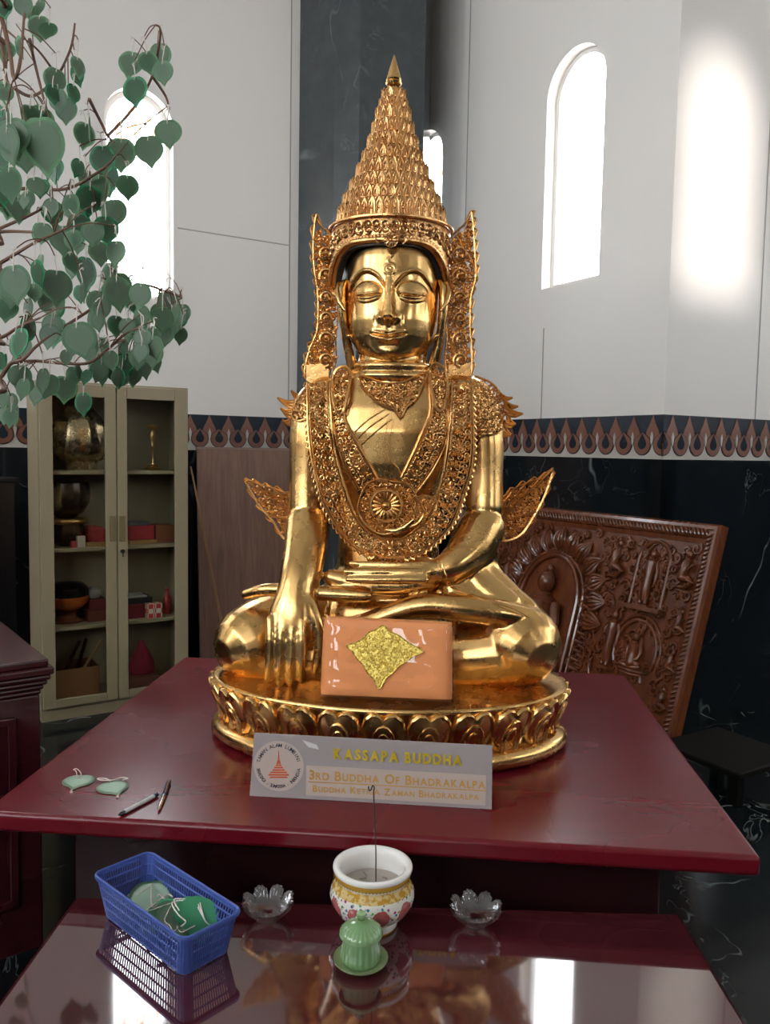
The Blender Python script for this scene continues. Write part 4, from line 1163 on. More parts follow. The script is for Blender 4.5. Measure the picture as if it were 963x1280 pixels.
def bandrel(q):
    rr = lambda py, hw, dip: q.loft(ringpts(py, hw, 60, dip), .0042, n=6, closed=True)
    rr(318, 74, .085); rr(290, 74.5, 0)
    for i in range(110):                      # rope edge
        a = 2 * PI * i / 110; dip = .085 * abs(math.sin(a)) ** 7
        q.ball((cc[0] + 74 * KC * math.sin(a), cc[1] - 74 * KC * math.cos(a), cz(315) - dip), .0048, 6, 4)
    for i in range(44):
        a = 2 * PI * i / 44; f_ = abs(math.sin(a)) ** 7
        for v, sg in ((.3, 1), (.7, -1)):
            zc = cz(311) - .05 * f_ + (cz(296) - .02 * f_ - cz(311) + .05 * f_) * v
            pts_ = spiral(0, 0, .0115, 1.4, a * 7, sg)
            q.loft([(cc[0] + (74.5 * KC) * math.sin(a + u / (74 * KC)), cc[1] - 74.5 * KC * math.cos(a + u / (74 * KC)), zc + w) for u, w in pts_], .0024, n=4)
crown_rel(bandrel, 'band_scrollwork')
fr_m = MB()
cfx = lambda x, y: PY(x, y, cc[1] - 75.5 * KC)
rosette(fr_m, 489, 300, 8, cfx, .002)
for sg in (-1, 1):
    tube2(fr_m, smooth_poly([(489 + sg * 8, 302), (489 + sg * 14, 294), (489 + sg * 19, 300), (489 + sg * 15, 305)]), lambda x, y: PY(x, y, cc[1] - 74 * KC), .003, 5)
fr_m.build('front_flower', M_crown, crown)
TI = [(288, 66, 268, 61), (272, 60.5, 252, 55), (256, 53, 234, 47), (238, 45.5, 214, 39.5), (218, 38, 197, 33), (201, 32, 178, 27), (182, 26, 160, 22), (164, 21, 142, 18), (146, 17.5, 130, 14), (133, 13.5, 118, 11.5)]
core = MB(); pr = []
for (p0, h0, p1, h1) in TI: pr += [(h0 * KC * .93, cz(p0)), (h1 * KC * .93, cz(p1))]
pr = [(r, z) for r, z in pr] + [(10 * KC, cz(116))]
core.lathe([(r, z - cc[2]) for r, z in pr], 48, cc); core.build('crown_core', M_crown, crown)
for ti, (p0, h0, p1, h1) in enumerate(TI):
    def tier(q):
        z0, z1 = cz(p0), cz(p1 - 3); H = z1 - z0
        N_ = max(12, int(2 * PI * h0 * KC / (.0145 + .004 * (ti < 5))))
        q.loft(ringpts(p0, h0, 48), .0028, n=5, closed=True); q.loft(ringpts(p1, h1 * .98, 40), .0022, n=5, closed=True)
        for i in range(N_):
            a = 2 * PI * (i + .5 * (ti % 2)) / N_; w = 2 * PI / N_ * .47
            def pt(u, v, o=0):
                r = (h0 + (h1 - h0) * v) * KC * (1.0 + .03 * v) + o + .004 * v * v
                return (cc[0] + r * math.sin(a + u * w), cc[1] - r * math.cos(a + u * w), z0 + H * v)
            leaf = [(-.98, 0), (-1, .4), (-.95, .72), (-.55, .9), (0, 1.05), (.55, .9), (.95, .72), (1, .4), (.98, 0)]
            q.add([pt(u, v, -.003) for u, v in leaf] + [pt(u, v, .001) for u, v in leaf], [tuple(range(9)), tuple(range(17, 8, -1))] + [(j, (j + 1) % 9, 9 + (j + 1) % 9, 9 + j) for j in range(9)])
            q.loft([pt(u, v, .0015) for u, v in leaf], .0019, n=4)
            q.loft([pt(u * .5, v * .72 + .02, .002) for u, v in leaf], .0018, n=4)
            q.ball(pt(0, .42, .002), .0036, 6, 4)
    crown_rel(tier, 'crown_tier')
def ribs(q):                                    # upright ribs and front scroll column
    for a in (-.42, .42):
        q.loft([(cc[0] + (h * KC * 1.03) * math.sin(a), cc[1] - h * KC * 1.03 * math.cos(a), cz(p)) for (p, h, _, _) in TI], .004, n=6)
    for (p0, h0, p1, h1) in TI[:8]:
        h = (h0 + h1) / 2 * 1.07; py = (p0 + p1) / 2
        for rr in (7, 4):
            pl = lambda x, y: PY(x, y, cc[1] - h * KC)
            s_ = rr * min(1, h0 / 36)
            tube2(q, [(489 + s_ * math.cos(t), py + s_ * 1.1 * math.sin(t)) for t in np.linspace(0, 2 * PI, 15)[:-1]], pl, .0028, 5, True)
crown_rel(ribs, 'front_ribs')
fin = MB()
fp_ = [(11.5, 120), (13, 117), (11, 113), (7.5, 110), (6.5, 108.5), (9, 106.5), (9.8, 104), (8.2, 102), (9, 100), (6.5, 90), (3.2, 78), (.6, 69)]
fin.lathe([(r * KC, cz(p) - cc[2]) for r, p in fp_], 28, cc); fin.build('finial', M_gold, crown, angle=30)
# ------------------------------------------------------------------ carved wooden panel leaning on the right wall
pB = c2w(1.149, 3.172)
pth = math.atan2(.327, 1.164)
_lf = lean_frame(pB, -E2, E1, pth)
KP = .8
pfr = lambda u, d, v: _lf(u * KP, d * KP, v * KP)
p_o = np.array(pfr(0, 0, 0)); p_n = np.array(pfr(0, 1, 0)) - p_o; p_u = np.array(pfr(1, 0, 0)) - p_o; p_v = np.array(pfr(0, 0, 1)) - p_o
PH, PW = 1.164 / math.cos(pth), 2.25
def PU(px, py, d=0.0):
    h = PP(px, py, p_o + p_n * d, p_n) - p_o
    return float(h @ p_u) / KP ** 2, float(h @ p_v) / KP ** 2
panel = thing('carved_panel', 'large carved brown wooden relief panel leaning on the black marble wall', 'panel', pfr(PW / 2, 0, 0))
m = MB(pfr); m.box(.02, PW - .02, -.05, -.02, .02, PH - .02); m.build('relief_board', M_carve, panel, smooth=False)
fw = .105
fm = MB(pfr)
def moulding(u0, v0, u1, v1, inw):
    # stepped moulding swept between two mitred corners
    pr = [(0, -.055), (0, .0), (.012, .014), (.03, .016), (.034, .01), (.06, .012), (.075, .004), (.08, -.008), (fw, -.012), (fw, -.055)]
    L_ = math.hypot(u1 - u0, v1 - v0); tu, tv = (u1 - u0) / L_, (v1 - v0) / L_
    V = []
    for (c0, s_) in ((0, 1), (L_, -1)):
        for a, d in pr:
            q = c0 + s_ * a
            V.append((u0 + tu * q + inw[0] * a, d, v0 + tv * q + inw[1] * a))
    n = len(pr)
    fm.add(V, [(i, (i + 1) % n, n + (i + 1) % n, n + i) for i in range(n)])
moulding(0, 0, 0, PH, (1, 0)); moulding(PW, 0, PW, PH, (-1, 0)); moulding(0, 0, PW, 0, (0, 1)); moulding(0, PH, PW, PH, (0, -1))
pf = fm.build('panel_frame', M_carve, panel, angle=25)
bm_ = MB(pfr)
def beads(u0, v0, u1, v1, n, slant):
    for i in range(n):
        t = (i + .5) / n; u, v = u0 + (u1 - u0) * t, v0 + (v1 - v0) * t
        L_ = math.hypot(u1 - u0, v1 - v0); tu, tv = (u1 - u0) / L_, (v1 - v0) / L_
        nu, nv = -tv, tu
        h = .022; k_ = .012
        P = [(u + nu * h * q + tu * k_ * q * slant, .010 + .006 * (1 - q * q), v + nv * h * q + tv * k_ * q * slant) for q in (-1, -.4, .4, 1)]
        bm_.loft(P, [.003, .0085, .0085, .003], n=6, round_caps=True)
beads(.045, .10, .045, PH - .05, 44, 1); beads(.06, PH - .045, PW - .06, PH - .045, 84, 1); beads(PW - .045, .1, PW - .045, PH - .05, 44, 1)
bm_.build('beaded_border', M_carve, pf)
def rel(name='carved_figure'):
    return MB(pfr)
def figure(u, v, h, pose='stand', halo=True, turn=1):
    """relief figure, base at (u, v), overall height h"""
    m = rel(); z = -.012; q = h
    def L(pts_, r, r2=None): m.loft([(u + a * q * turn, z + c * q, v + b * q) for a, b, c in pts_], np.array(r) * q, None if r2 is None else np.array(r2) * q, n=10, side=None, round_caps=True)
    if pose == 'stand':
        m.ball((u, z + .05 * q, v + .88 * q), (.062 * q, .055 * q, .075 * q), 14, 8); m.ball((u, z + .04 * q, v + .965 * q), (.028 * q,) * 3, 10, 6)
        L([(0, .80, .03), (0, .74, .04), (0, .62, .05), (0, .5, .05), (0, .3, .05), (0, .10, .045)], [.04, .105, .10, .085, .095, .075])
        L([(-.10, .73, .03), (-.145, .6, .04), (-.15, .45, .05), (-.14, .36, .05)], [.036, .034, .028, .02]); L([(.10, .73, .03), (.15, .6, .05), (.09, .53, .10), (.02, .56, .12)], [.036, .034, .028, .022])
        for s_ in (-1, 1): L([(s_ * .045, .12, .05), (s_ * .05, .03, .07)], [.04, .035])
        for s_ in (-.5, 0, .5): L([(s_ * .1, .55, .10), (s_ * .12, .3, .10), (s_ * .12, .1, .09)], [.007, .008, .008])
        m.box(u - .16 * q, u + .16 * q, -.03, .03, v - .05 * q, v)
        if halo:
            m.loft([(u + .215 * q * math.cos(a), z, v + (.62 + (.46 * math.sin(a) if math.sin(a) > 0 else .62 * math.sin(a))) * q) for a in np.linspace(-.9, PI + .9, 30)], .022 * q, n=6)
    elif pose == 'sit':
        m.ball((u, z + .06 * q, v + .80 * q), (.085 * q, .075 * q, .10 * q), 14, 8); m.ball((u, z + .05 * q, v + .92 * q), (.04 * q,) * 3, 10, 6)
        L([(0, .70, .04), (0, .62, .05), (0, .45, .06), (0, .3, .06), (0, .2, .06)], [.05, .155, .13, .12, .15])
        for s_ in (-1, 1):
            L([(s_ * .15, .6, .04), (s_ * .2, .45, .05), (s_ * .17, .3, .08), (s_ * .04, .24, .12)], [.05, .045, .04, .035])
            L([(s_ * .08, .2, .06), (s_ * .25, .15, .06), (s_ * .3, .12, .06), (s_ * .16, .09, .09), (-s_ * .1, .08, .10)], [.08, .075, .07, .06, .045])
        L([(-.36, .02, .03), (0, .0, .07), (.36, .02, .03)], [.035, .045, .035])
        L([(-.30, -.06, .03), (0, -.08, .07), (.30, -.06, .03)], [.03, .04, .03])
    else:                           # kneeling or flying worshipper in profile
        m.ball((u + .02 * q * turn, z + .04 * q, v + .84 * q), (.085 * q, .07 * q, .10 * q), 12, 7); m.ball((u - .03 * q * turn, z + .04 * q, v + .95 * q), (.05 * q,) * 3, 8, 5)
        L([(0, .74, .03), (-.02, .6, .05), (-.05, .42, .05), (-.08, .28, .05)], [.045, .12, .10, .11])
        L([(-.02, .66, .05), (.08, .5, .08), (.2, .6, .09)], [.042, .036, .028])
        L([(-.08, .28, .05), (.14, .26, .07), (.24, .2, .07), (.1, .06, .06), (-.12, .05, .05)], [.10, .085, .07, .055, .045])
        m.loft([(u + .2 * q * math.cos(a), z, v + (.84 + .2 * math.sin(a)) * q) for a in np.linspace(-.6, PI + .6, 22)], .022 * q, n=6)
    return m.build('carved_figure', M_carve, panel)
# great niche with the seated figure
cu, cv = PU(692, 770)
uL = PU(655, 720)[0]; uR = PU(728, 720)[0]
hw_ = abs(uL - uR) / 2; cu = (uL + uR) / 2
_, v_top = PU(692, 693); _, v_head = PU(690, 712)
_, v_sh = PU(690, 755)
nm = rel()
zt_ = v_top - hw_
arch = [(cu + hw_ * math.cos(a), v_top - hw_ * 1.15 + hw_ * 1.15 * math.sin(a)) for a in np.linspace(0, PI, 22)]
loop = [(cu + hw_, .18)] + arch + [(cu - hw_, .18)]
nm.loft([(u, -.012, v) for u, v in loop], .017, n=8)
nm.loft([(cu + (u - cu) * 1.16, -.014, v + (.02 if v > .2 else 0)) for u, v in loop], .012, n=8)
nm.build('carved_niche', M_carve, panel)
bh = v_head - .16
figure(cu, .18, bh * 1.06, 'sit')
lf = rel()
for i in range(13):
    a = math.radians(-8 + 196 * i / 12); ca, sa_ = math.cos(a), math.sin(a)
    r0, r1 = hw_ * 1.28, hw_ * 1.28 + .15
    c0 = (cu, v_top - hw_ * 1.15)
    w = .048
    for s_ in (-1, -.5, 0, .5, 1):
        P = []
        for t in np.linspace(0, 1, 7):
            r = r0 + (r1 - r0) * t; o = s_ * w * math.sin(PI * min(t * .9 + .1, 1)) 
            P.append((c0[0] + ca * r - sa_ * o, -.012 + .03 * math.sin(PI * t) * (1 - .4 * abs(s_)), c0[1] + (sa_ * r + ca * o)))
        lf.loft(P, [.006, .011, .013, .013, .012, .009, .004], n=6)
for s_ in (-1, 1):                        # leafy pilasters beside the niche
    for i in range(12):
        v = .2 + i * .052; u = cu + s_ * hw_ * 1.36
        lf.loft([(u - s_ * .03, -.01, v), (u, .012, v + .03), (u + s_ * .035, .0, v + .025)], [.008, .016, .006], n=6, round_caps=True)
        lf.loft([(u + s_ * .01, -.01, v - .01), (u + s_ * .03, .01, v + .01), (u + s_ * .05, -.005, v + .0)], [.006, .012, .005], n=6, round_caps=True)
lf.build('carved_leaves', M_carve, panel)
# smaller figures
def at(px, py): return PU(px, py)
def fig_px(px, ytop, ybot, pose, **k):
    u, v0 = at(px, ybot); v1 = at(px, ytop)[1]; figure(u, v0, v1 - v0, pose, **k)
fig_px(804, 682, 756, 'stand')
# niche of the standing figure
u0, v0 = at(804, 757); hh = at(804, 676)[1] - v0
nm = rel(); ww = hh * .30
nm.loft([(u0 + ww, -.012, v0)] + [(u0 + ww * math.cos(a), -.012, v0 + hh * .72 + hh * .30 * math.sin(a)) for a in np.linspace(0, PI, 16)] + [(u0 - ww, -.012, v0)], .013, n=8)
nm.box(u0 - ww - .03, u0 + ww + .03, -.03, .035, v0 - .03, v0 - .005)
nm.build('carved_niche', M_carve, panel)
fig_px(787, 783, 838, 'sit')
u0, v0 = at(787, 835); hh = at(787, 770)[1] - v0
nm = rel()
for k_, r_ in ((.52, .012), (.62, .010)):
    nm.loft([(u0 + hh * k_ * math.cos(a), -.012, v0 + hh * .35 + hh * (k_ + .1) * math.sin(a)) for a in np.linspace(-.5, PI + .5, 26)], r_, n=8)
nm.build('carved_niche', M_carve, panel)
fig_px(756, 757, 832, 'stand', halo=False)
fig_px(852, 683, 737, 'kneel', turn=-1); fig_px(845, 757, 795, 'kneel', turn=-1); fig_px(834, 808, 845, 'kneel', turn=-1); fig_px(823, 855, 890, 'kneel', turn=-1)
fig_px(766, 670, 722, 'kneel', turn=-1); fig_px(732, 818, 850, 'kneel'); fig_px(628, 690, 735, 'kneel'); fig_px(640, 760, 800, 'kneel')
# scrolling foliage filling the ground
fo = rel(); r2_ = random.Random(3)
cnt = 0
while cnt < 520:
    u = r2_.uniform(.12, PW - .12); v = r2_.uniform(.12, PH - .12)
    if abs(u - cu) < hw_ * 1.1 and v < v_top: continue
    cnt += 1
    R_ = r2_.uniform(.018, .042)
    P = spiral(u, v, R_, 1.2, r2_.uniform(0, 6.28), r2_.choice((-1, 1)), 10)
    fo.loft([(a, -.012, b) for a, b in P], np.linspace(.012, .006, 10), n=6)
fo.build('carved_foliage', M_carve, panel)

# ------------------------------------------------------------------ acrylic name sign
M_acr = NT('frosted_white_acrylic').set(color=(.34, .295, .29), rough=.2).m
M_white = plain('white_print', (.46, .37, .32), .35)
M_yellow = NT('gold_yellow_lettering').set(color=(.62, .44, .03), rough=.3, metal=.3).m
M_ochre = plain('ochre_print', (.50, .27, .05), .4)
M_orangep = plain('orange_print', (.55, .10, .03), .4)
M_darkp = plain('dark_print', (.03, .03, .05), .4)
b0, b1_ = PZ(312, 995, TZ), PZ(615, 1012, TZ)
t0, t1 = PY(318, 916, b0[1] + .022), PY(616, 932, b1_[1] + .022)
sn = np.cross(b1_ - b0, t0 - b0); sn /= np.linalg.norm(sn)
if sn[1] > 0: sn = -sn
sign = thing('name_sign', 'white acrylic sign with yellow lettering leaning before the lotus base', 'sign', (b0 + b1_) / 2)
m = MB(); m.hexa([b0, b1_, t1, t0], [b0 - sn * .005, b1_ - sn * .005, t1 - sn * .005, t0 - sn * .005]); m.build('acrylic_plate', M_acr, sign, smooth=False, bevel=.001)
for f_ in (.25, .75):
    m = MB(); q = b0 + (b1_ - b0) * f_; up_ = (t0 - b0) * .6
    m.hexa([q + (-.01, .0055, 0), q + (.01, .0055, 0), q + (.01, .06, 0), q + (-.01, .06, 0)], [q + (-.01, .0057, 0) + up_, q + (.01, .0057, 0) + up_, q + (.01, .009, 0) + up_, q + (-.01, .009, 0) + up_]); m.build('stand_foot', M_acr, sign, smooth=False)
def SG(x, y, lift=.0006): return PP(x, y, b0 + sn * lift, sn)
def sign_quad(m, c, lift): 
    a = [SG(x, y, lift) for x, y in c]; bq = [SG(x, y, 0) for x, y in c]
    m.hexa(bq, a)
m = MB(); sign_quad(m, [(383, 956.5), (608, 969), (607, 1007), (382.5, 994)], .0008); m.build('caption_strip', M_white, sign, smooth=False)
m = MB(); sign_quad(m, [(378, 925), (396, 931), (399, 937), (386, 934)], .0006); m.build('clear_tape', plain('shiny_tape', (.6, .58, .57), .1), sign, smooth=False)
m = MB(); sign_quad(m, [(383, 968), (389, 969), (388, 976), (383, 974)], .0012); m.build('clear_tape', M_white, sign, smooth=False)
_fc = {}
def glyph(ch, bold):
    if (ch, bold) not in _fc:
        cu_ = bpy.data.curves.new('g', 'FONT'); cu_.body = ch; cu_.size = 1; cu_.offset = bold; cu_.resolution_u = 3
        ob = bpy.data.objects.new('g', cu_); COL.objects.link(ob)
        d_ = bpy.context.evaluated_depsgraph_get(); me = bpy.data.meshes.new_from_object(ob.evaluated_get(d_))
        V = np.array([v.co[:2] for v in me.vertices]) if len(me.vertices) else np.zeros((0, 2)); F = [tuple(p.vertices) for p in me.polygons]
        bpy.data.objects.remove(ob); bpy.data.meshes.remove(me); bpy.data.curves.remove(cu_)
        _fc[(ch, bold)] = (V, F)
    return _fc[(ch, bold)]
def line_layout(txt, bold=.0, small=.78, gap=.10):
    """first letter of each word at full size, the rest as small capitals"""
    out = []; x = 0; first = True
    for ch in txt:
        if ch == ' ': x += .38; first = True; continue
        V, F = glyph(ch, bold); s_ = 1 if first else small; first = False
        w = V[:, 0].max() - V[:, 0].min()
        out.append((V * s_ + [x - V[:, 0].min() * s_, 0], F)); x += w * s_ + gap
    return out, x - gap
def write_line(m, txt, bl, br, h, lift, **k):
    """txt from pixel bl to br along the baseline, capital height h pixels"""
    out, W = line_layout(txt, **k); cap = .70
    for V, F in out:
        P = []
        for x, y in V:
            f_ = x / W; P.append((bl[0] + (br[0] - bl[0]) * f_, bl[1] + (br[1] - bl[1]) * f_ - y / cap * h))
        n = len(P)
        if not n: continue
        m.add([SG(a, b, lift) for a, b in P], F)
m = MB(); write_line(m, 'KASSAPA BUDDHA', (417, 948), (578, 957), 12.5, .0022, bold=.045, small=1.0, gap=.16)
m.build('title_lettering', M_yellow, sign, smooth=False)
m = MB(); write_line(m, '3RD BUDDHA OF BHADRAKALPA', (387, 974), (607, 986), 11.5, .0015, bold=.025)
lt = m.build('lettering', M_ochre, sign, smooth=False)
m = MB(); sign_quad(m, [(386, 976.5), (608, 988), (608, 989.2), (386, 977.7)], .0013); m.build('underline', M_ochre, sign, smooth=False)
m = MB(); write_line(m, 'BUDDHA KETIGA ZAMAN BHADRAKALPA', (391, 989.5), (599, 1000), 8.5, .0015, bold=.022)
m.build('lettering', M_ochre, sign, smooth=False)
# round emblem
ec, er = (348.5, 957.5), 31.5
m = MB(); m.add([SG(ec[0] + er * math.cos(a), ec[1] + er * math.sin(a) + .03 * er * math.cos(a), .0008) for a in np.linspace(0, 2 * PI, 49)[:-1]], [tuple(range(48))])
emb = m.build('emblem_disc', M_white, sign, smooth=False)
m = MB()
def ring_text(txt, a0, a1, rad, h, flip=False):
    n = len(txt)
    for i, ch in enumerate(txt):
        if ch == ' ': continue
        a = math.radians(a0 + (a1 - a0) * (i + .5) / n)
        V, F = glyph(ch, .01)
        if not len(V): continue
        c = V[:, 0].min() + (V[:, 0].max() - V[:, 0].min()) / 2
        P = []
        for x, y in V:
            lx, ly = (x - c) / .7 * h, y / .7 * h
            if flip: r = rad + h - ly; t = a; ex_, ey_ = math.cos(t), math.sin(t); P.append((ec[0] + ex_ * r + ey_ * lx, ec[1] + ey_ * r - ex_ * lx))
            else: r = rad + ly; ex_, ey_ = math.cos(a), math.sin(a); P.append((ec[0] + ex_ * r - ey_ * lx, ec[1] + ey_ * r + ex_ * lx))
        m.add([SG(a_, b_, .0014) for a_, b_ in P], F)
ring_text('TAMAN ALAM LUMBINI', 190, 350, 23.5, 4.6)
ring_text('BRASTAGI - SUMATERA - INDONESIA', 172, 8, 23.5, 4.2, True)
m.build('ring_lettering', M_darkp, emb, smooth=False)
m = MB()
st_ = [(0, 13.0, -9, -10.5), (0, 11.0, -6.2, -8.2)]
tiers = [(-11.5, 11.5, 15, 13), (-13.5, 13.5, 12, 10), (-11, 11, 9, 7), (-8.2, 8.2, 6, 4), (-6, 6, 3, 1), (-4.2, 4.2, 0, -2)]
for x0, x1, y0, y1 in tiers: sign_quad(m, [(ec[0] + x0, ec[1] + y0), (ec[0] + x1, ec[1] + y0), (ec[0] + x1 - 1.2, ec[1] + y1), (ec[0] + x0 + 1.2, ec[1] + y1)], .0014)
m.add([SG(ec[0] + x, ec[1] + y, .0014) for x, y in ((-3, -2.6), (3, -2.6), (1, -8), (.35, -19), (-.35, -19), (-1, -8))], [(0, 1, 2, 3, 4, 5)])
m.build('stupa_print', M_orangep, emb, smooth=False)

# ------------------------------------------------------------------ orange cloth parcel in clear plastic
py0 = PZ(481, 877, TZ + .148)[1]
M_orcl = NT('orange_cloth'); n_ = M_orcl.noise(9, 4); M_orcl.set(color=M_orcl.mix(n_, (.90, .34, .12), (.80, .28, .09)), rough=.75); M_orcl.bump(M_orcl.noise(14, 3, .5, 1.0), .12, .004)
cb = [PY(397, 873, py0), PY(567, 880, py0), PY(567, 776, py0 + .045), PY(402, 768, py0 + .045)]
def slab(m, T, inf, wr, nx=36, ny=26, seed=0):
    U, Vv = np.linspace(-1, 1, nx), np.linspace(-1, 1, ny)
    c = np.array(cb)
    nrm = np.cross(c[1] - c[0], c[3] - c[0]); nrm /= np.linalg.norm(nrm)
    if nrm[1] > 0: nrm = -nrm
    cen = c.mean(0); V = []
    for side in (1, -1):
        for v in Vv:
            for u in U:
                a, b = (u + 1) / 2, (v + 1) / 2
                p = (c[0] * (1 - a) + c[1] * a) * (1 - b) + (c[3] * (1 - a) + c[2] * a) * b
                p = cen + (p - cen) * inf
                e = max(abs(u) ** 10, abs(v) ** 10)
                prof_ = math.sqrt(max(0, 1 - e ** 1.2))
                w_ = wr * (math.sin(7 * u + 5 * v + seed) * math.sin(3 * u - 8 * v + 1.3 * seed) + .6 * math.sin(19 * u * v + 4 * u + seed))
                rnd_ = 1 - .012 * (abs(u * v) ** 6)
                p = cen + (p - cen) * rnd_
                V.append(p - nrm * T / 2 + nrm * side * (T / 2 * prof_ + w_ * prof_ * inf))
    F = []
    for s_ in range(2):
        o = s_ * nx * ny
        for j in range(ny - 1):
            for i in range(nx - 1):
                F.append((o + j * nx + i, o + j * nx + i + 1, o + (j + 1) * nx + i + 1, o + (j + 1) * nx + i))
    bd2 = [i for i in range(nx)] + [j * nx + nx - 1 for j in range(1, ny)] + [(ny - 1) * nx + i for i in range(nx - 2, -1, -1)] + [j * nx for j in range(ny - 2, 0, -1)]
    k_ = len(bd2); F += [(bd2[i], bd2[(i + 1) % k_], nx * ny + bd2[(i + 1) % k_], nx * ny + bd2[i]) for i in range(k_)]
    m.add(V, F)
    return nrm
parcel = thing('cloth_parcel', 'orange cloth parcel in clear plastic leaning on the statue lap', 'parcel', cb[0] * .5 + cb[1] * .5)
m = MB(); pn = slab(m, .05, .985, .0005); m.build('folded_cloth', M_orcl.m, parcel)
m = MB(); slab(m, .056, 1.012, .0005); m.build('plastic_wrap', M_film, parcel)
m = MB()          # crinkled free edge of the wrap
E_ = [(567 + 1.2 * math.sin(i * 1.7), 776 + i * 4.3) for i in range(25)]
E2_ = [(569.5 + 1.6 * math.sin(i * 2.3 + 1), 776 + i * 4.3) for i in range(25)]
V = [PY(x, y, py0 + .045 * (1 - i / 24) + .012 + .006 * math.sin(i * 2.1)) for i, (x, y) in enumerate(E_)] + [PY(x, y, py0 + .045 * (1 - i / 24) + .006 * math.cos(i * 1.4)) for i, (x, y) in enumerate(E2_)]
m.add(V, [(i, i + 1, 26 + i, 25 + i) for i in range(24)]); m.build('wrap_edge', M_film, parcel)
M_glit = NT('gold_glitter'); vz = M_glit.n('ShaderNodeTexVoronoi'); vz.inputs['Scale'].default_value = 260; M_glit.l(M_glit.coord(), vz.inputs['Vector'])
M_glit.set(color=M_glit.mix(M_glit.ramp(vz.outputs['Color'], [(.3, 0.), (.7, 1.)]), (.40, .25, .03), (.80, .62, .16)), rough=.35, metal=.75)
pc0 = np.mean(cb, 0)
pl_p = lambda x, y, l=.0035: PP(x, y, pc0 + pn * l, pn)
m = MB()
D4 = [(433, 807), (446, 803), (455, 797), (462, 790), (471, 787), (479, 781), (486, 789), (497, 793), (506, 800), (516, 806), (529, 814), (517, 820), (508, 827), (499, 832), (490, 842), (482, 848), (474, 862), (468, 850), (460, 842), (455, 832), (447, 824), (440, 814)]
m.prism(D4, lambda u, v, w: pl_p(u, v, w), .0025, .0042)
for q in np.linspace(0, 1, 60):
    i = int(q * (len(D4) - 1)); a, b = D4[i], D4[(i + 1) % len(D4)]
region(m, D4, lambda x, y: pl_p(x, y, .0045), cell=6.4, r=.0009, rim=.0014)
m.build('gold_emblem', M_glit.m, parcel)
# small curl of thread on the lotus top
m = MB(); th_ = [PZ(x, y, TZ + .1475) for x, y in ((588, 882), (594, 879), (598, 882), (603, 876), (607, 872), (611, 876), (608, 881), (614, 882))]
m.loft(th_, .0016, n=6); tag(m.build('gold_thread', M_fil), 'short curled gold thread lying on the lotus base right of the parcel', 'thread')
# ------------------------------------------------------------------ small things on the tables
def heart(n=30):
    """heart outline, width 1, stalk end up (+v), tip down"""
    P = []
    for t in np.linspace(0, 2 * PI, n, endpoint=False):
        c = math.cos(t)
        r = .5 - .055 * math.exp(-((t if t < PI else t - 2 * PI) / .28) ** 2) + .20 * math.exp(-((t - PI) / .20) ** 2)
        P.append((r * math.sin(t) * (1.0 if c > -.2 else 1 - .10 * (-.2 - c)), r * c))
    return P
HEART = heart()
def leaf_mesh(m, fr, w, rim=.82, th=.0016):
    """leaf tag with a paler raised face; fr(u, v, d)"""
    n = len(HEART)
    m.mi = 0; m.prism([(u * w, v * w) for u, v in HEART], fr, -th / 2, th / 2)
    m.mi = 1
    for d0, d1 in ((th / 2, th / 2 + .0004), (-th / 2 - .0004, -th / 2)):
        m.prism([(u * w * rim, v * w * rim) for u, v in HEART], fr, d0, d1)
    m.mi = 0
def frame3(o, u, v):
    o, u, v = (np.array(q, float) for q in (o, u, v)); u /= np.linalg.norm(u); v = v - u * np.dot(u, v); v /= np.linalg.norm(v); d = np.cross(u, v)
    return lambda a, b, c: tuple(o + u * a + v * b + d * c)
def string_build(pts, parent, r=.0011, name='string'):
    m = MB(); P = smooth_poly3(pts); m.loft(P, r, n=5); return m.build(name, M_string, parent)
def smooth_poly3(P):
    P = np.asarray(P, float); out = []; n = len(P)
    for i in range(n - 1):
        p0, p1, p2, p3 = P[max(i - 1, 0)], P[i], P[i + 1], P[min(i + 2, n - 1)]
        for f_ in np.linspace(0, 1, 5, endpoint=False):
            out.append(.5 * ((2 * p1) + (-p0 + p2) * f_ + (2 * p0 - 5 * p1 + 4 * p2 - p3) * f_ ** 2 + (-p0 + 3 * p1 - 3 * p2 + p3) * f_ ** 3))
    out.append(P[-1]); return np.array(out)
# two loose leaf tags on the altar table
for i, (c, tip, strg, lab) in enumerate((((98, 976), (90, 987), [(97, 973), (95, 964), (92, 962), (96, 961), (101, 966), (101, 972)], 'mint green leaf tag lying on the red table, farther from the pens'),
                                         ((141, 984), (148, 993), [(138, 976), (132, 973), (122, 973), (126, 975), (140, 975), (152, 972), (160, 973), (153, 975)], 'mint green leaf tag lying on the red table, nearer to the pens'))):
    o = PZ(*c, TZ + .0022); t_ = PZ(*tip, TZ + .0022); v = o - t_; v[2] = 0; u = np.cross(v, (0, 0, 1.))
    m = MB(); leaf_mesh(m, frame3(o, u, v), .064)
    q = m.build('leaf_tag', [M_leafB, M_leafC], org=(o[0], o[1], TZ)); tag(q, lab, 'leaf tag')
    string_build([PZ(x, y, TZ + .0050) for x, y in strg], q)
    m = MB(); m.loft([PZ(*tip, TZ + .003), PZ(tip[0] - 1, tip[1] + 3, TZ + .002)], [.0016, .0028], n=6); m.build('tail_tip', M_string, q)
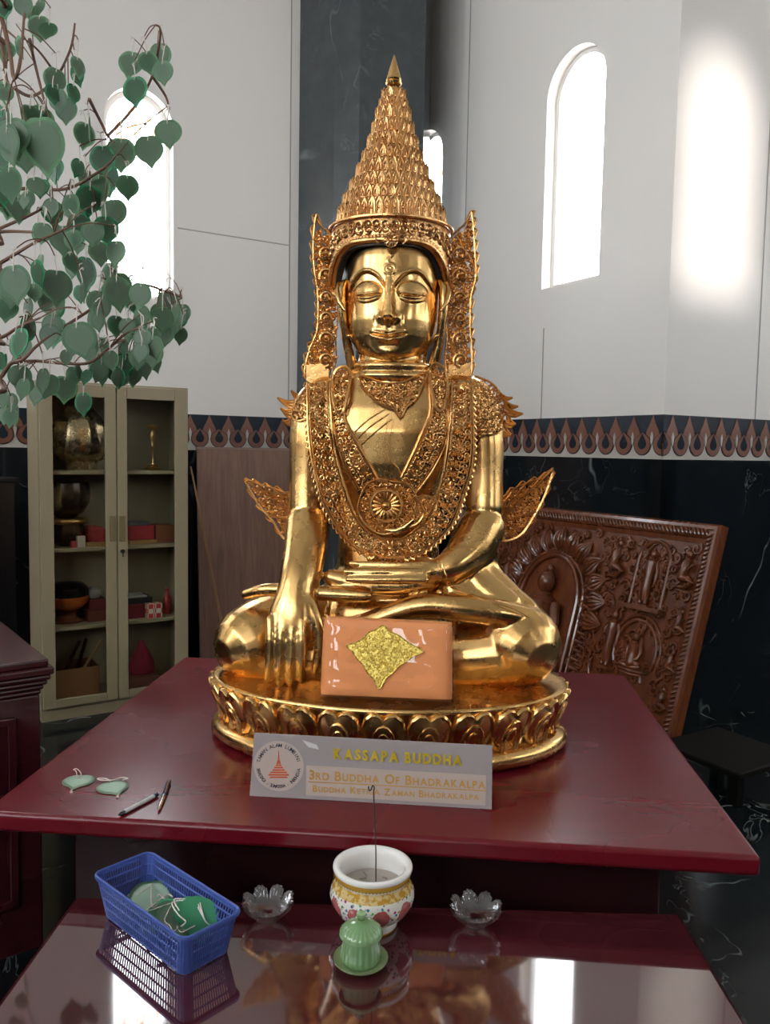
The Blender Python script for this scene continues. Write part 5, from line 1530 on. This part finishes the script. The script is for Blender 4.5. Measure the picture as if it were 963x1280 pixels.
# pens
def pen(name, label, p0, p1, parts):
    a, b = PZ(*p0, TZ + .0045), PZ(*p1, TZ + .0045)
    t = thing(name, label, 'pen', (a + b) / 2 * (1, 1, 0) + (0, 0, TZ)); 
    for nm, f0, f1, r0, r1, mt in parts:
        m = MB(); m.loft([a + (b - a) * f0, a + (b - a) * f1], [r0, r1], n=14); m.build(nm, mt, t)
    return t, a, b
M_pw = plain('white_plastic', (.55, .53, .52), .3); M_pb = plain('black_plastic', (.02, .02, .025), .3); M_chr = plain('chrome', (.75, .75, .76), .15, 1.0); M_blue = plain('dark_blue_plastic', (.02, .04, .10), .25)
pen('ballpoint_pen', 'white ballpoint pen with dark ends lying on the red table', (148, 1019), (197, 993), [('tip', 0, .05, .001, .0035, M_pb), ('grip', .05, .14, .0035, .0042, M_pb), ('barrel', .14, .9, .0042, .0042, M_pw), ('end_cap', .9, 1, .0044, .0035, M_blue)])
_, a, b = pen('ballpoint_pen', 'silver and dark blue ballpoint pen lying crosswise, tip to the viewer', (198, 1013), (212, 975), [('tip', 0, .10, .001, .0036, M_chr), ('grip', .10, .45, .0036, .0045, M_chr), ('barrel', .45, .94, .0046, .0046, M_blue), ('push_button', .94, 1, .0022, .0022, M_chr)])
m = MB(); s_ = np.array((.002, 0, .0055)); m.loft([a + (b - a) * .5 + s_, a + (b - a) * .92 + s_], [.0014, .0014], n=6); m.build('clip', M_chr, [o for o in bpy.data.objects if o.name.startswith('ballpoint_pen')][-1])

# blue perforated basket
zr = LZ + .068
cL, cB, cR, cF = PZ(113, 1093, zr), PZ(190, 1069, zr), PZ(304, 1142, zr), PZ(229, 1178, zr)
cen = (cL + cB + cR + cF) / 4
ul = ((cR - cB) + (cF - cL)) / 2; us = ((cB - cL) + (cR - cF)) / 2
BL_, BS_ = np.linalg.norm(ul), np.linalg.norm(us); ul /= BL_; us = us - ul * np.dot(us, ul); us /= np.linalg.norm(us)
def bfr3(u, v, z): return tuple(cen * (1, 1, 0) + ul * u + us * v + np.array((0, 0, LZ + z)))
M_bask = NT('blue_plastic').set(color=(.055, .095, .33), rough=.32).m
bt = thing('plastic_basket', 'blue perforated plastic basket holding green leaf tags', 'basket', cen * (1, 1, 0) + (0, 0, LZ))
def rrect(a, b, r, k=6):
    P = []
    for cx, cy, a0 in ((a - r, b - r, 0), (-a + r, b - r, 90), (-a + r, -b + r, 180), (a - r, -b + r, 270)):
        for i in range(k + 1):
            t = math.radians(a0 + 90 * i / k); P.append((cx + r * math.cos(t), cy + r * math.sin(t)))
    return P
def bsec(z):       # half sizes at height z
    f_ = z / .072; return BL_ / 2 * (.86 + .12 * f_), BS_ / 2 * (.80 + .17 * f_)
m = MB(bfr3)
A_, B_ = BL_ / 2, BS_ / 2
P = rrect(A_, B_, .016)
m.loft([(u, v, .0705) for u, v in P], .0042, .0028, n=8, closed=True, side=(0, 0, 1))
m.loft([(u * .985, v * .975, .066) for u, v in P], .0022, n=6, closed=True)
m.build('rim', M_bask, bt)
m = MB(bfr3)
for z in (.004, .021, .038, .055):
    a, b = bsec(z); m.loft([(u, v, z) for u, v in rrect(a, b, .014)], .0022, .0013, n=5, closed=True, side=(0, 0, 1))
def wallpt(s, z):
    a, b = bsec(z); side_, t = s
    if side_ == 0: return (-a + .014 + (2 * a - .028) * t, -b, z)
    if side_ == 1: return (-a + .014 + (2 * a - .028) * t, b, z)
    if side_ == 2: return (-a, -b + .014 + (2 * b - .028) * t, z)
    return (a, -b + .014 + (2 * b - .028) * t, z)
for sd_, n in ((0, 34), (1, 34), (2, 17), (3, 17)):
    for i in range(n + 1):
        m.loft([wallpt((sd_, i / n), z) for z in (.002, .036, .068)], .0017, .0012, n=5)
for sx_ in (-1, 1):            # solid corner posts
    for sy in (-1, 1):
        for k_ in range(5):
            t = math.radians(k_ * 22.5)
            P = []
            for z in (.001, .035, .069):
                a, b = bsec(z); P.append((sx_ * (a - .014 + .014 * math.cos(t)), sy * (b - .014 + .014 * math.sin(t)), z))
            m.loft(P, .0032, .0014, n=5, side=(-sx_ * math.sin(t), sy * math.cos(t), 0))
m.build('slatted_wall', M_bask, bt)
m = MB(bfr3); a, b = bsec(.002)
for i in range(23): 
    u = -a + .012 + (2 * a - .024) * i / 22; m.box(u - .0017, u + .0017, -b + .002, b - .002, .001, .003)
for i in range(12):
    v = -b + .012 + (2 * b - .024) * i / 11; m.box(-a + .002, a - .002, v - .0017, v + .0017, .0012, .0028)
m.build('bottom_grid', M_bask, bt)
# leaf tags in the basket
def bleaf(px, py, z, w, tilt, az, mats, lab, strands):
    o = PZ(px, py, LZ + z)
    ca, sa_ = math.cos(az), math.sin(az); ct, st_ = math.cos(tilt), math.sin(tilt)
    u = (ca, sa_, 0); v = (-sa_ * ct, ca * ct, st_)
    m = MB(); leaf_mesh(m, frame3(o, u, v), w); q = m.build('leaf_tag', mats, org=o); tag(q, lab, 'leaf tag')
    top = np.array(frame3(o, u, v)(0, w * .36, .002))
    for st in strands:
        string_build([top] + [np.array(PZ(a_, b_, LZ + c_)) for a_, b_, c_ in st], q)
    return q
bleaf(188, 1122, .026, .076, .35, .3, [M_leafA, M_leafC], 'pale green leaf tag lying farthest left in the blue basket', [[(172, 1118, .03), (160, 1120, .025), (165, 1115, .03)], [(190, 1133, .034), (200, 1128, .03), (206, 1124, .03)]])
bleaf(206, 1142, .028, .066, .3, -.4, [M_leafD, M_leafA], 'dark green leaf tag under the pale one in the blue basket', [[(190, 1137, .034), (180, 1140, .036), (196, 1128, .036)]])
bleaf(219, 1148, .036, .062, .45, .7, [M_leafA, M_leafB], 'olive green leaf tag leaning below the emerald one in the basket', [[(206, 1150, .04), (213, 1158, .04), (217, 1168, .04)]])
for k_ in range(4):
    bleaf(240 + 3.2 * k_, 1143 + 1.2 * k_, .040, .060, 1.05, .25, [M_leafD, M_leafD], ['emerald leaf tag in front of a leaning row in the basket', 'second emerald leaf tag of the leaning row in the basket', 'third emerald leaf tag of the leaning row in the basket', 'rearmost emerald leaf tag of the leaning row in the basket'][k_],
          [[(216, 1128, .06), (222, 1142, .058), (232, 1152, .05), (226, 1158, .05)], [(218, 1124, .062), (224, 1138, .06)]] if k_ == 0 else [[(256, 1150, .04), (262, 1156, .03)]])
for k_, (a_, b_) in enumerate((((166, 1116), (176, 1113)), ((203, 1108), (216, 1107)))):
    o = PZ(a_[0], a_[1], LZ + .016)
m = MB()
bleaf(232, 1164, .016, .06, .2, 1.2, [M_leafD, M_leafA], 'green leaf tag lying at the near corner of the basket', [[(226, 1165, .03), (238, 1160, .03), (246, 1156, .03)], [(222, 1160, .035), (216, 1165, .03)]])
bleaf(207, 1131, .010, .056, .1, 2.2, [M_leafA, M_leafB], 'green leaf tag at the far side of the basket under white strings', [[(203, 1122, .03), (210, 1118, .03), (216, 1121, .03)], [(198, 1118, .03), (206, 1124, .03)]])

# pressed glass flower holders
def glass_flower(px, py, label, rot):
    c = PZ(px, py, LZ)
    m = MB(); N = 200
    def pet(r, z, a, i):
        k_ = abs(math.cos(4 * (a + rot))) ** .7; f_ = min(z / .038, 1)
        return r * (1 - .20 * f_ * (1 - k_)) * (1 + .045 * math.cos(40 * a) * f_)
    V = []; prof = [(.0001, .0), (.016, .0), (.020, .004), (.019, .008), (.030, .014), (.042, .026), (.048, .040), (.0465, .0425), (.042, .040), (.036, .028), (.024, .018), (.012, .015), (.0001, .0148)]
    for i, (r, z) in enumerate(prof):
        for j in range(N):
            a = 2 * PI * j / N; q = pet(r, z, a, i); zz = z
            if 4 <= i <= 9: zz = z * (1 - .30 * (1 - abs(math.cos(4 * (a + rot))) ** .6) * min(z / .03, 1))
            V.append((c[0] + q * math.cos(a), c[1] + q * math.sin(a), LZ + zz))
    F = [(i * N + j, i * N + (j + 1) % N, (i + 1) * N + (j + 1) % N, (i + 1) * N + j) for i in range(len(prof) - 1) for j in range(N)]
    m.add(V, F)
    q = m.build('glass_candle_holder', M_crystal, org=c, angle=60); q.scale = (.95,) * 3; tag(q, label, 'candle holder')
glass_flower(335, 1150, 'clear pressed glass flower dish between blue basket and porcelain bowl', .2)
glass_flower(594, 1157, 'clear pressed glass flower dish standing alone right of the bowl', .5)

# porcelain incense bowl
bc = PZ(465, 1154, LZ)
M_por = NT('painted_porcelain')
sp = M_por.n('ShaderNodeSeparateXYZ'); M_por.l(M_por.coord(), sp.inputs[0])
zz_ = sp.outputs['Z']; an = M_por.math('ARCTAN2', sp.outputs['Y'], sp.outputs['X'])
white = (.74, .71, .64); gold_ = (.50, .27, .035)
vo = M_por.n('ShaderNodeTexVoronoi'); vo.inputs['Scale'].default_value = 130; M_por.l(M_por.coord(), vo.inputs['Vector'])
hs = M_por.n('ShaderNodeHueSaturation'); hs.inputs['Saturation'].default_value = 1.0; hs.inputs['Value'].default_value = .45; M_por.l(vo.outputs['Color'], hs.inputs['Color'])
dots = M_por.ramp(vo.outputs['Distance'], [(.30, 1.), (.40, 0.)], 'LINEAR')
def band(a, b): return M_por.math('MULTIPLY', M_por.math('GREATER_THAN', zz_, a), M_por.math('LESS_THAN', zz_, b))
col_ = M_por.mix(M_por.math('MULTIPLY', dots, band(.018, .083)), white, hs.outputs['Color'])
gd = M_por.mix(M_por.ramp(M_por.noise(120, 2), [(.45, 0.), (.55, 1.)]), gold_, (.66, .50, .22))
col_ = M_por.mix(band(.074, .089), col_, gd)
col_ = M_por.mix(band(.0915, .1035), col_, gold_)
wav = M_por.math('SINE', M_por.math('MULTIPLY', an, 70.)); 
col_ = M_por.mix(M_por.math('MULTIPLY', band(.0905, .094), M_por.math('GREATER_THAN', wav, 0.)), col_, white)
col_ = M_por.mix(band(-.01, .004), col_, gold_)
# round peony medallions
mz = M_por.math('DIVIDE', M_por.math('SUBTRACT', zz_, .048), .021)
ma = M_por.math('DIVIDE', M_por.math('SUBTRACT', M_por.math('PINGPONG', M_por.math('ADD', an, .3), .6283), .3), .26)
dd_ = M_por.math('ADD', M_por.math('MULTIPLY', mz, mz), M_por.math('MULTIPLY', ma, ma))
dd_ = M_por.math('ADD', dd_, M_por.math('MULTIPLY', M_por.math('SUBTRACT', M_por.noise(60, 3), .5), 1.2))
pink = M_por.mix(M_por.noise(70, 3), (.36, .06, .09), (.50, .16, .12))
col_ = M_por.mix(M_por.math('LESS_THAN', dd_, .75), col_, pink)
M_por.set(color=col_, rough=.12, coat=.5)
M_porw = plain('white_porcelain_glaze', (.76, .74, .70), .12)
cbw = thing('incense_bowl', 'painted porcelain incense bowl with white rim and flower medallions', 'bowl', bc)
m = MB(); m.lathe([(.001, .004), (.040, .004), (.044, 0), (.046, .004), (.046, .010), (.044, .015), (.052, .020), (.066, .032), (.0745, .048), (.0765, .060), (.073, .073), (.067, .084), (.0655, .089), (.068, .093), (.0705, .098), (.0705, .1035)], 64, bc, caps=False); m.build('bowl_body', M_por.m, cbw, angle=60)
m = MB(); m.lathe([(.0705, .1035), (.0715, .107), (.0705, .111), (.066, .1125), (.060, .110), (.058, .100), (.060, .088), (.062, .075), (.060, .060)], 64, bc, caps=False); m.build('rim', M_porw, cbw, angle=60)
m = MB(); m.lathe([(.0605, .070), (.04, .073), (.02, .071), (.0001, .074)], 40, bc, caps=False); 
for i in range(9):
    a = rnd.uniform(0, 6.28); r = rnd.uniform(.01, .045); p = bc + np.array((r * math.cos(a), r * math.sin(a), .074)); q = p + np.array((rnd.uniform(-.012, .012), rnd.uniform(-.012, .012), .003)); m.loft([p, q], .0012, n=5)
m.build('ash', M_ash, cbw); cbw.scale = (.95,) * 3
iy = bc[1] + .004
ist = [PY(470, 1102, iy), PY(470, 1060, iy), PY(468.5, 1020, iy), PY(467.5, 992, iy), PY(468, 984, iy), PY(466, 982, iy), PY(464.5, 986, iy), PY(462.5, 988.5, iy), PY(461, 986, iy), PY(461, 983, iy)]
m = MB(); m.loft(smooth_poly3(ist), .0011, n=6)
tag(m.build('incense_stick', plain('burnt_incense', (.05, .03, .03), .8), org=ist[0]), 'thin dark incense stick with curled ash tip standing in the bowl', 'incense stick')

# green lidded cup on its saucer
kc = PZ(451, 1206, LZ)
M_cel = NT('green_celadon'); ge = M_cel.n('ShaderNodeNewGeometry'); 
M_cel.set(color=M_cel.mix(M_cel.ramp(ge.outputs['Pointiness'], [(.46, 0.), (.56, 1.)]), (.085, .22, .075), (.22, .36, .17)), rough=.12, coat=.4)
M_celp = plain('pale_green_glaze', (.30, .38, .19), .14)
m = MB(); m.lathe([(.0001, .002), (.022, .002), (.024, 0), (.026, .003), (.040, .007), (.0455, .0125), (.0455, .0145), (.040, .0105), (.026, .006), (.0001, .0058)], 48, kc)
sau = m.build('saucer', M_celp, org=kc, angle=50); sau.scale = (.95,) * 3
tag(sau, 'pale green glazed saucer under the lidded cup', 'saucer')
kc = kc + np.array((0, 0, .0062))
cup = thing('lidded_cup', 'small green glazed cup with domed ribbed lid on saucer', 'cup', kc)
fl_ = lambda r, z, a, i: r * (1 + .022 * math.cos(22 * a) * (1 if .006 < z < .042 else 0))
m = MB(); m.lathe([(.0001, 0), (.026, 0), (.031, .003), (.0335, .009), (.0335, .016), (.0315, .030), (.0295, .042), (.0290, .046), (.0270, .046), (.0275, .03), (.0001, .01)], 88, kc, rad=fl_); m.build('cup_body', M_cel.m, cup, angle=60)
fl2 = lambda r, z, a, i: r * (1 + (.03 * math.cos(26 * a) if .05 < z < .066 else 0))
m = MB(); m.lathe([(.0001, .0455), (.030, .0455), (.0355, .0462), (.0362, .049), (.0335, .055), (.027, .0615), (.018, .0665), (.009, .069), (.006, .0695)], 104, kc, rad=fl2); lid = m.build('lid', M_cel.m, cup, angle=60)
m = MB(); m.lathe([(.0055, .069), (.0050, .072), (.0075, .0755), (.0088, .079), (.0078, .083), (.004, .085), (.0001, .0855)], 24, kc); m.build('knob', M_cel.m, lid); cup.scale = (.95,) * 3

# ------------------------------------------------------------------ artificial bodhi tree with hanging leaf tags
tr0 = np.array(nfr(-.62, .42, AZ))
tree = thing('wish_tree', 'artificial tree with thin brown branches reaching in at upper left', 'tree', tr0)
def CX(x, y): return (x / 2.415, y / 2.415)
m = MB(); m.lathe([(.10, 0), (.115, .01), (.13, .14), (.14, .15), (.13, .155), (.12, .14), (.01, .13)], 28, tr0); m.build('pot', M_altar, tree)
trunk = [tr0 + np.array(q) for q in ((0, 0, .1), (.01, .02, .5), (-.02, .0, 1.0), (.02, .02, 1.5), (.0, .0, 2.2))]
m = MB(); m.loft(smooth_poly3(trunk), np.linspace(.035, .018, 21), n=10); m.build('trunk', M_twig, tree)
BR = [  # crop pixel polylines and the depth they reach
    ([(-60, 830), (0, 795), (50, 765), (110, 730), (200, 690)], 2.1, .55), ([(-60, 720), (0, 700), (90, 700), (165, 705)], 2.2, .56), ([(-60, 720), (0, 690), (110, 640), (160, 600)], 2.3, .56), ([(-60, 600), (60, 570), (200, 570), (310, 510), (350, 470)], 2.3, .62),
    ([(-60, 1170), (0, 1140), (35, 1095), (70, 1085), (110, 1045), (150, 1015)], 2.0, .38), ([(35, 1095), (110, 1090), (190, 1097), (270, 1095), (330, 1050), (362, 1030), (440, 1005), (500, 950)], 2.2, None),
    ([(-60, -80), (0, 40), (30, 160), (42, 235), (60, 190), (72, 60), (80, -40)], 2.0, .95), ([(-60, 60), (0, 120), (20, 240), (48, 270)], 2.1, .92), ([(48, 270), (100, 290), (165, 240), (212, 150), (226, 70)], 2.2, None), ([(90, 120), (105, 190), (130, 290), (150, 360)], 2.2, None),
    ([(270, 300), (310, 380), (325, 410), (345, 430)], 2.3, None), ([(325, 410), (400, 330), (460, 230), (485, 100), (470, 75)], 2.35, None), ([(460, 230), (500, 290), (512, 330)], 2.4, None),
    ([(-60, 1020), (0, 1020), (60, 985), (120, 960)], 2.05, .42), ([(150, 1015), (250, 950), (330, 900), (420, 860), (500, 880), (550, 900)], 2.3, None)]
def tpt(f_): 
    q = f_ * 2.2; return tr0 + np.array((0, 0, q))
BPTS = []
for P, D, tf in BR:
    Q = [PD(*CX(x, y), D + .12 * math.sin(i * 1.3)) for i, (x, y) in enumerate(P)]
    if tf is not None: Q = [tpt(tf)] + Q
    Q = smooth_poly3(Q); m = MB(); m.loft(Q, np.linspace(.0075 if tf is not None else .005, .0025, len(Q)), n=7); m.build('branch', M_twig, tree)
    BPTS += list(Q)
BPTS = np.array(BPTS)
LV = [(20, 70, 60), (70, 15, 50), (120, 80, 60), (145, 90, 50), (58, 140, 50), (165, 240, 60), (235, 200, 50), (222, 280, 46), (15, 280, 45), (125, 360, 70), (130, 430, 130), (40, 410, 95), (255, 405, 62), (30, 550, 80), (30, 610, 70), (235, 505, 45), (160, 520, 48),
      (395, 190, 65), (447, 185, 52), (485, 165, 58), (492, 215, 56), (408, 270, 70), (508, 398, 72), (365, 460, 80), (450, 450, 75), (310, 480, 70), (270, 600, 70), (300, 570, 80), (240, 680, 70), (190, 720, 70), (160, 640, 60), (85, 600, 42), (260, 820, 80), (45, 850, 90),
      (115, 810, 80), (170, 860, 82), (155, 910, 70), (330, 830, 70), (355, 880, 80), (400, 900, 62), (85, 930, 55), (105, 880, 42), (250, 880, 45), (295, 910, 60), (310, 890, 50), (60, 1030, 75), (85, 990, 70), (45, 1040, 60), (175, 1000, 70), (240, 1020, 90), (150, 1010, 60),
      (300, 1045, 50), (380, 1050, 60), (388, 1005, 45), (300, 1100, 62), (310, 1130, 50), (375, 1095, 52), (400, 1130, 52), (440, 1110, 50), (430, 1020, 50), (465, 1045, 55), (465, 1090, 50), (430, 950, 50), (490, 960, 60), (510, 910, 60), (550, 945, 50), (545, 1010, 42), (540, 960, 50),
      (200, 1075, 38), (60, 1135, 60), (130, 1145, 62), (195, 1170, 66), (262, 1135, 40), (225, 1130, 45), (252, 1215, 56), (50, 1250, 52), (10, 1200, 45), (70, 1170, 52), (15, 1250, 44), (415, 1080, 50), (345, 1120, 50),
      (75, 470, 70), (10, 480, 60), (200, 330, 60), (330, 540, 72), (345, 640, 70), (280, 700, 60), (215, 620, 60), (110, 560, 50), (350, 760, 62), (300, 760, 60), (215, 790, 50), (20, 930, 60), (130, 700, 50), (95, 350, 60), (175, 300, 55), (5, 350, 55), (385, 560, 60), (20, 150, 46), (100, 40, 40), (10, 20, 50), (470, 1010, 50), (500, 1010, 46), (350, 980, 50), (280, 960, 50), (5, 1090, 50), (110, 1190, 46), (335, 1085, 48), (360, 1140, 44), (425, 1060, 48), (520, 985, 44), (260, 540, 50), (235, 730, 50), (320, 690, 66)]
NLV = len(LV)
rq = random.Random(5)
LV += [(x + rq.uniform(-26, 26), y + rq.uniform(-22, 26), w * rq.uniform(.8, 1.05)) for (x, y, w) in LV[:] if (y > 780 or x < 300) and rq.random() < .55 and w < 100]
UNIQ = {17: 'left leaf tag of the cluster hanging above the left window arch', 19: 'upper right leaf tag of the cluster above the left window arch', 20: 'lower right leaf tag of the cluster above the left window arch', 21: 'leaf tag hanging lowest of the cluster, across the left window arch', 22: 'single leaf tag hanging alone at the right edge of the left window', 10: 'largest leaf tag in the upper left foliage', 74: 'single leaf tag hanging lowest before the left cabinet glass', 65: 'rightmost leaf tag of the lower foliage, under the left window'}
UNIQ = {i: t for i, t in UNIQ.items() if i not in (74, 65)}
UNIQ[[i for i, q in enumerate(LV) if q[:2] == (252, 1215)][0]] = 'single leaf tag hanging lowest before the left cabinet glass'
UNIQ[[i for i, q in enumerate(LV) if q[:2] == (550, 945)][0]] = 'rightmost leaf tag of the lower foliage, under the left window'
rl = random.Random(11)
TW = MB()
for i, (x, y, w) in enumerate(LV):
    px, py = CX(x, y); D = rl.uniform(2.0, 2.45)
    if w > 85: D = 1.95
    o = PD(px, py, D); ww = w / 2.415 / FPX * D * 1.16
    rot = rl.gauss(0, .5) if i not in UNIQ else rl.uniform(-.25, .25)
    if x in (235, 222): rot = 1.2
    roll = rl.gauss(0, .14)
    u = np.array((math.cos(rot), math.sin(rot), math.sin(roll))); v = np.array((-math.sin(roll) * math.cos(rot), rl.gauss(0, .12), 1.0))
    fr = frame3(o, u, v)
    m = MB(); kind = rl.random()
    double = rl.random() < .35
    leaf_mesh(m, fr, ww)
    mats = [M_leafA, M_leafB] if kind < .62 else ([M_leafD, M_leafA] if kind < .85 else [M_leafA, M_leafA])
    q = m.build('leaf_tag', mats, org=o)
    tag(q, UNIQ.get(i, 'green heart-shaped leaf tag among the crowded tags hanging from the tree branches'), 'leaf tag', 'hanging leaf tags')
    top = np.array(fr(0, ww * .34, 0)); 
    nb = BPTS[np.argmin(np.linalg.norm(BPTS - (top + np.array((0, 0, .06))), axis=1))]
    kn = top + np.array((rl.uniform(-.008, .008), .003, min(.045, ww * .9)))
    string_build([fr(0, ww * .30, .0012), top + np.array((.002, -.002, .012)), kn], q, .0015)
    m = MB(); t1_ = kn + np.array((rl.uniform(-.014, .014), -.004, rl.uniform(-.03, .006))); m.loft(smooth_poly3([kn, (kn + t1_) / 2 + np.array((.004, 0, .006)), t1_]), .0014, n=5)
    t2_ = kn + np.array((rl.uniform(-.014, .014), .004, rl.uniform(-.012, .022))); m.loft(smooth_poly3([kn, (kn + t2_) / 2 + np.array((-.004, 0, .004)), t2_]), .0014, n=5)
    m.build('knot', M_string, q)
    midp = (kn + nb) / 2 + np.array((0, 0, .01)); TW.loft(smooth_poly3([nb, midp, kn]), .0016, n=5)
tag(TW.build('twigs', M_twig, tree), kind='stuff')
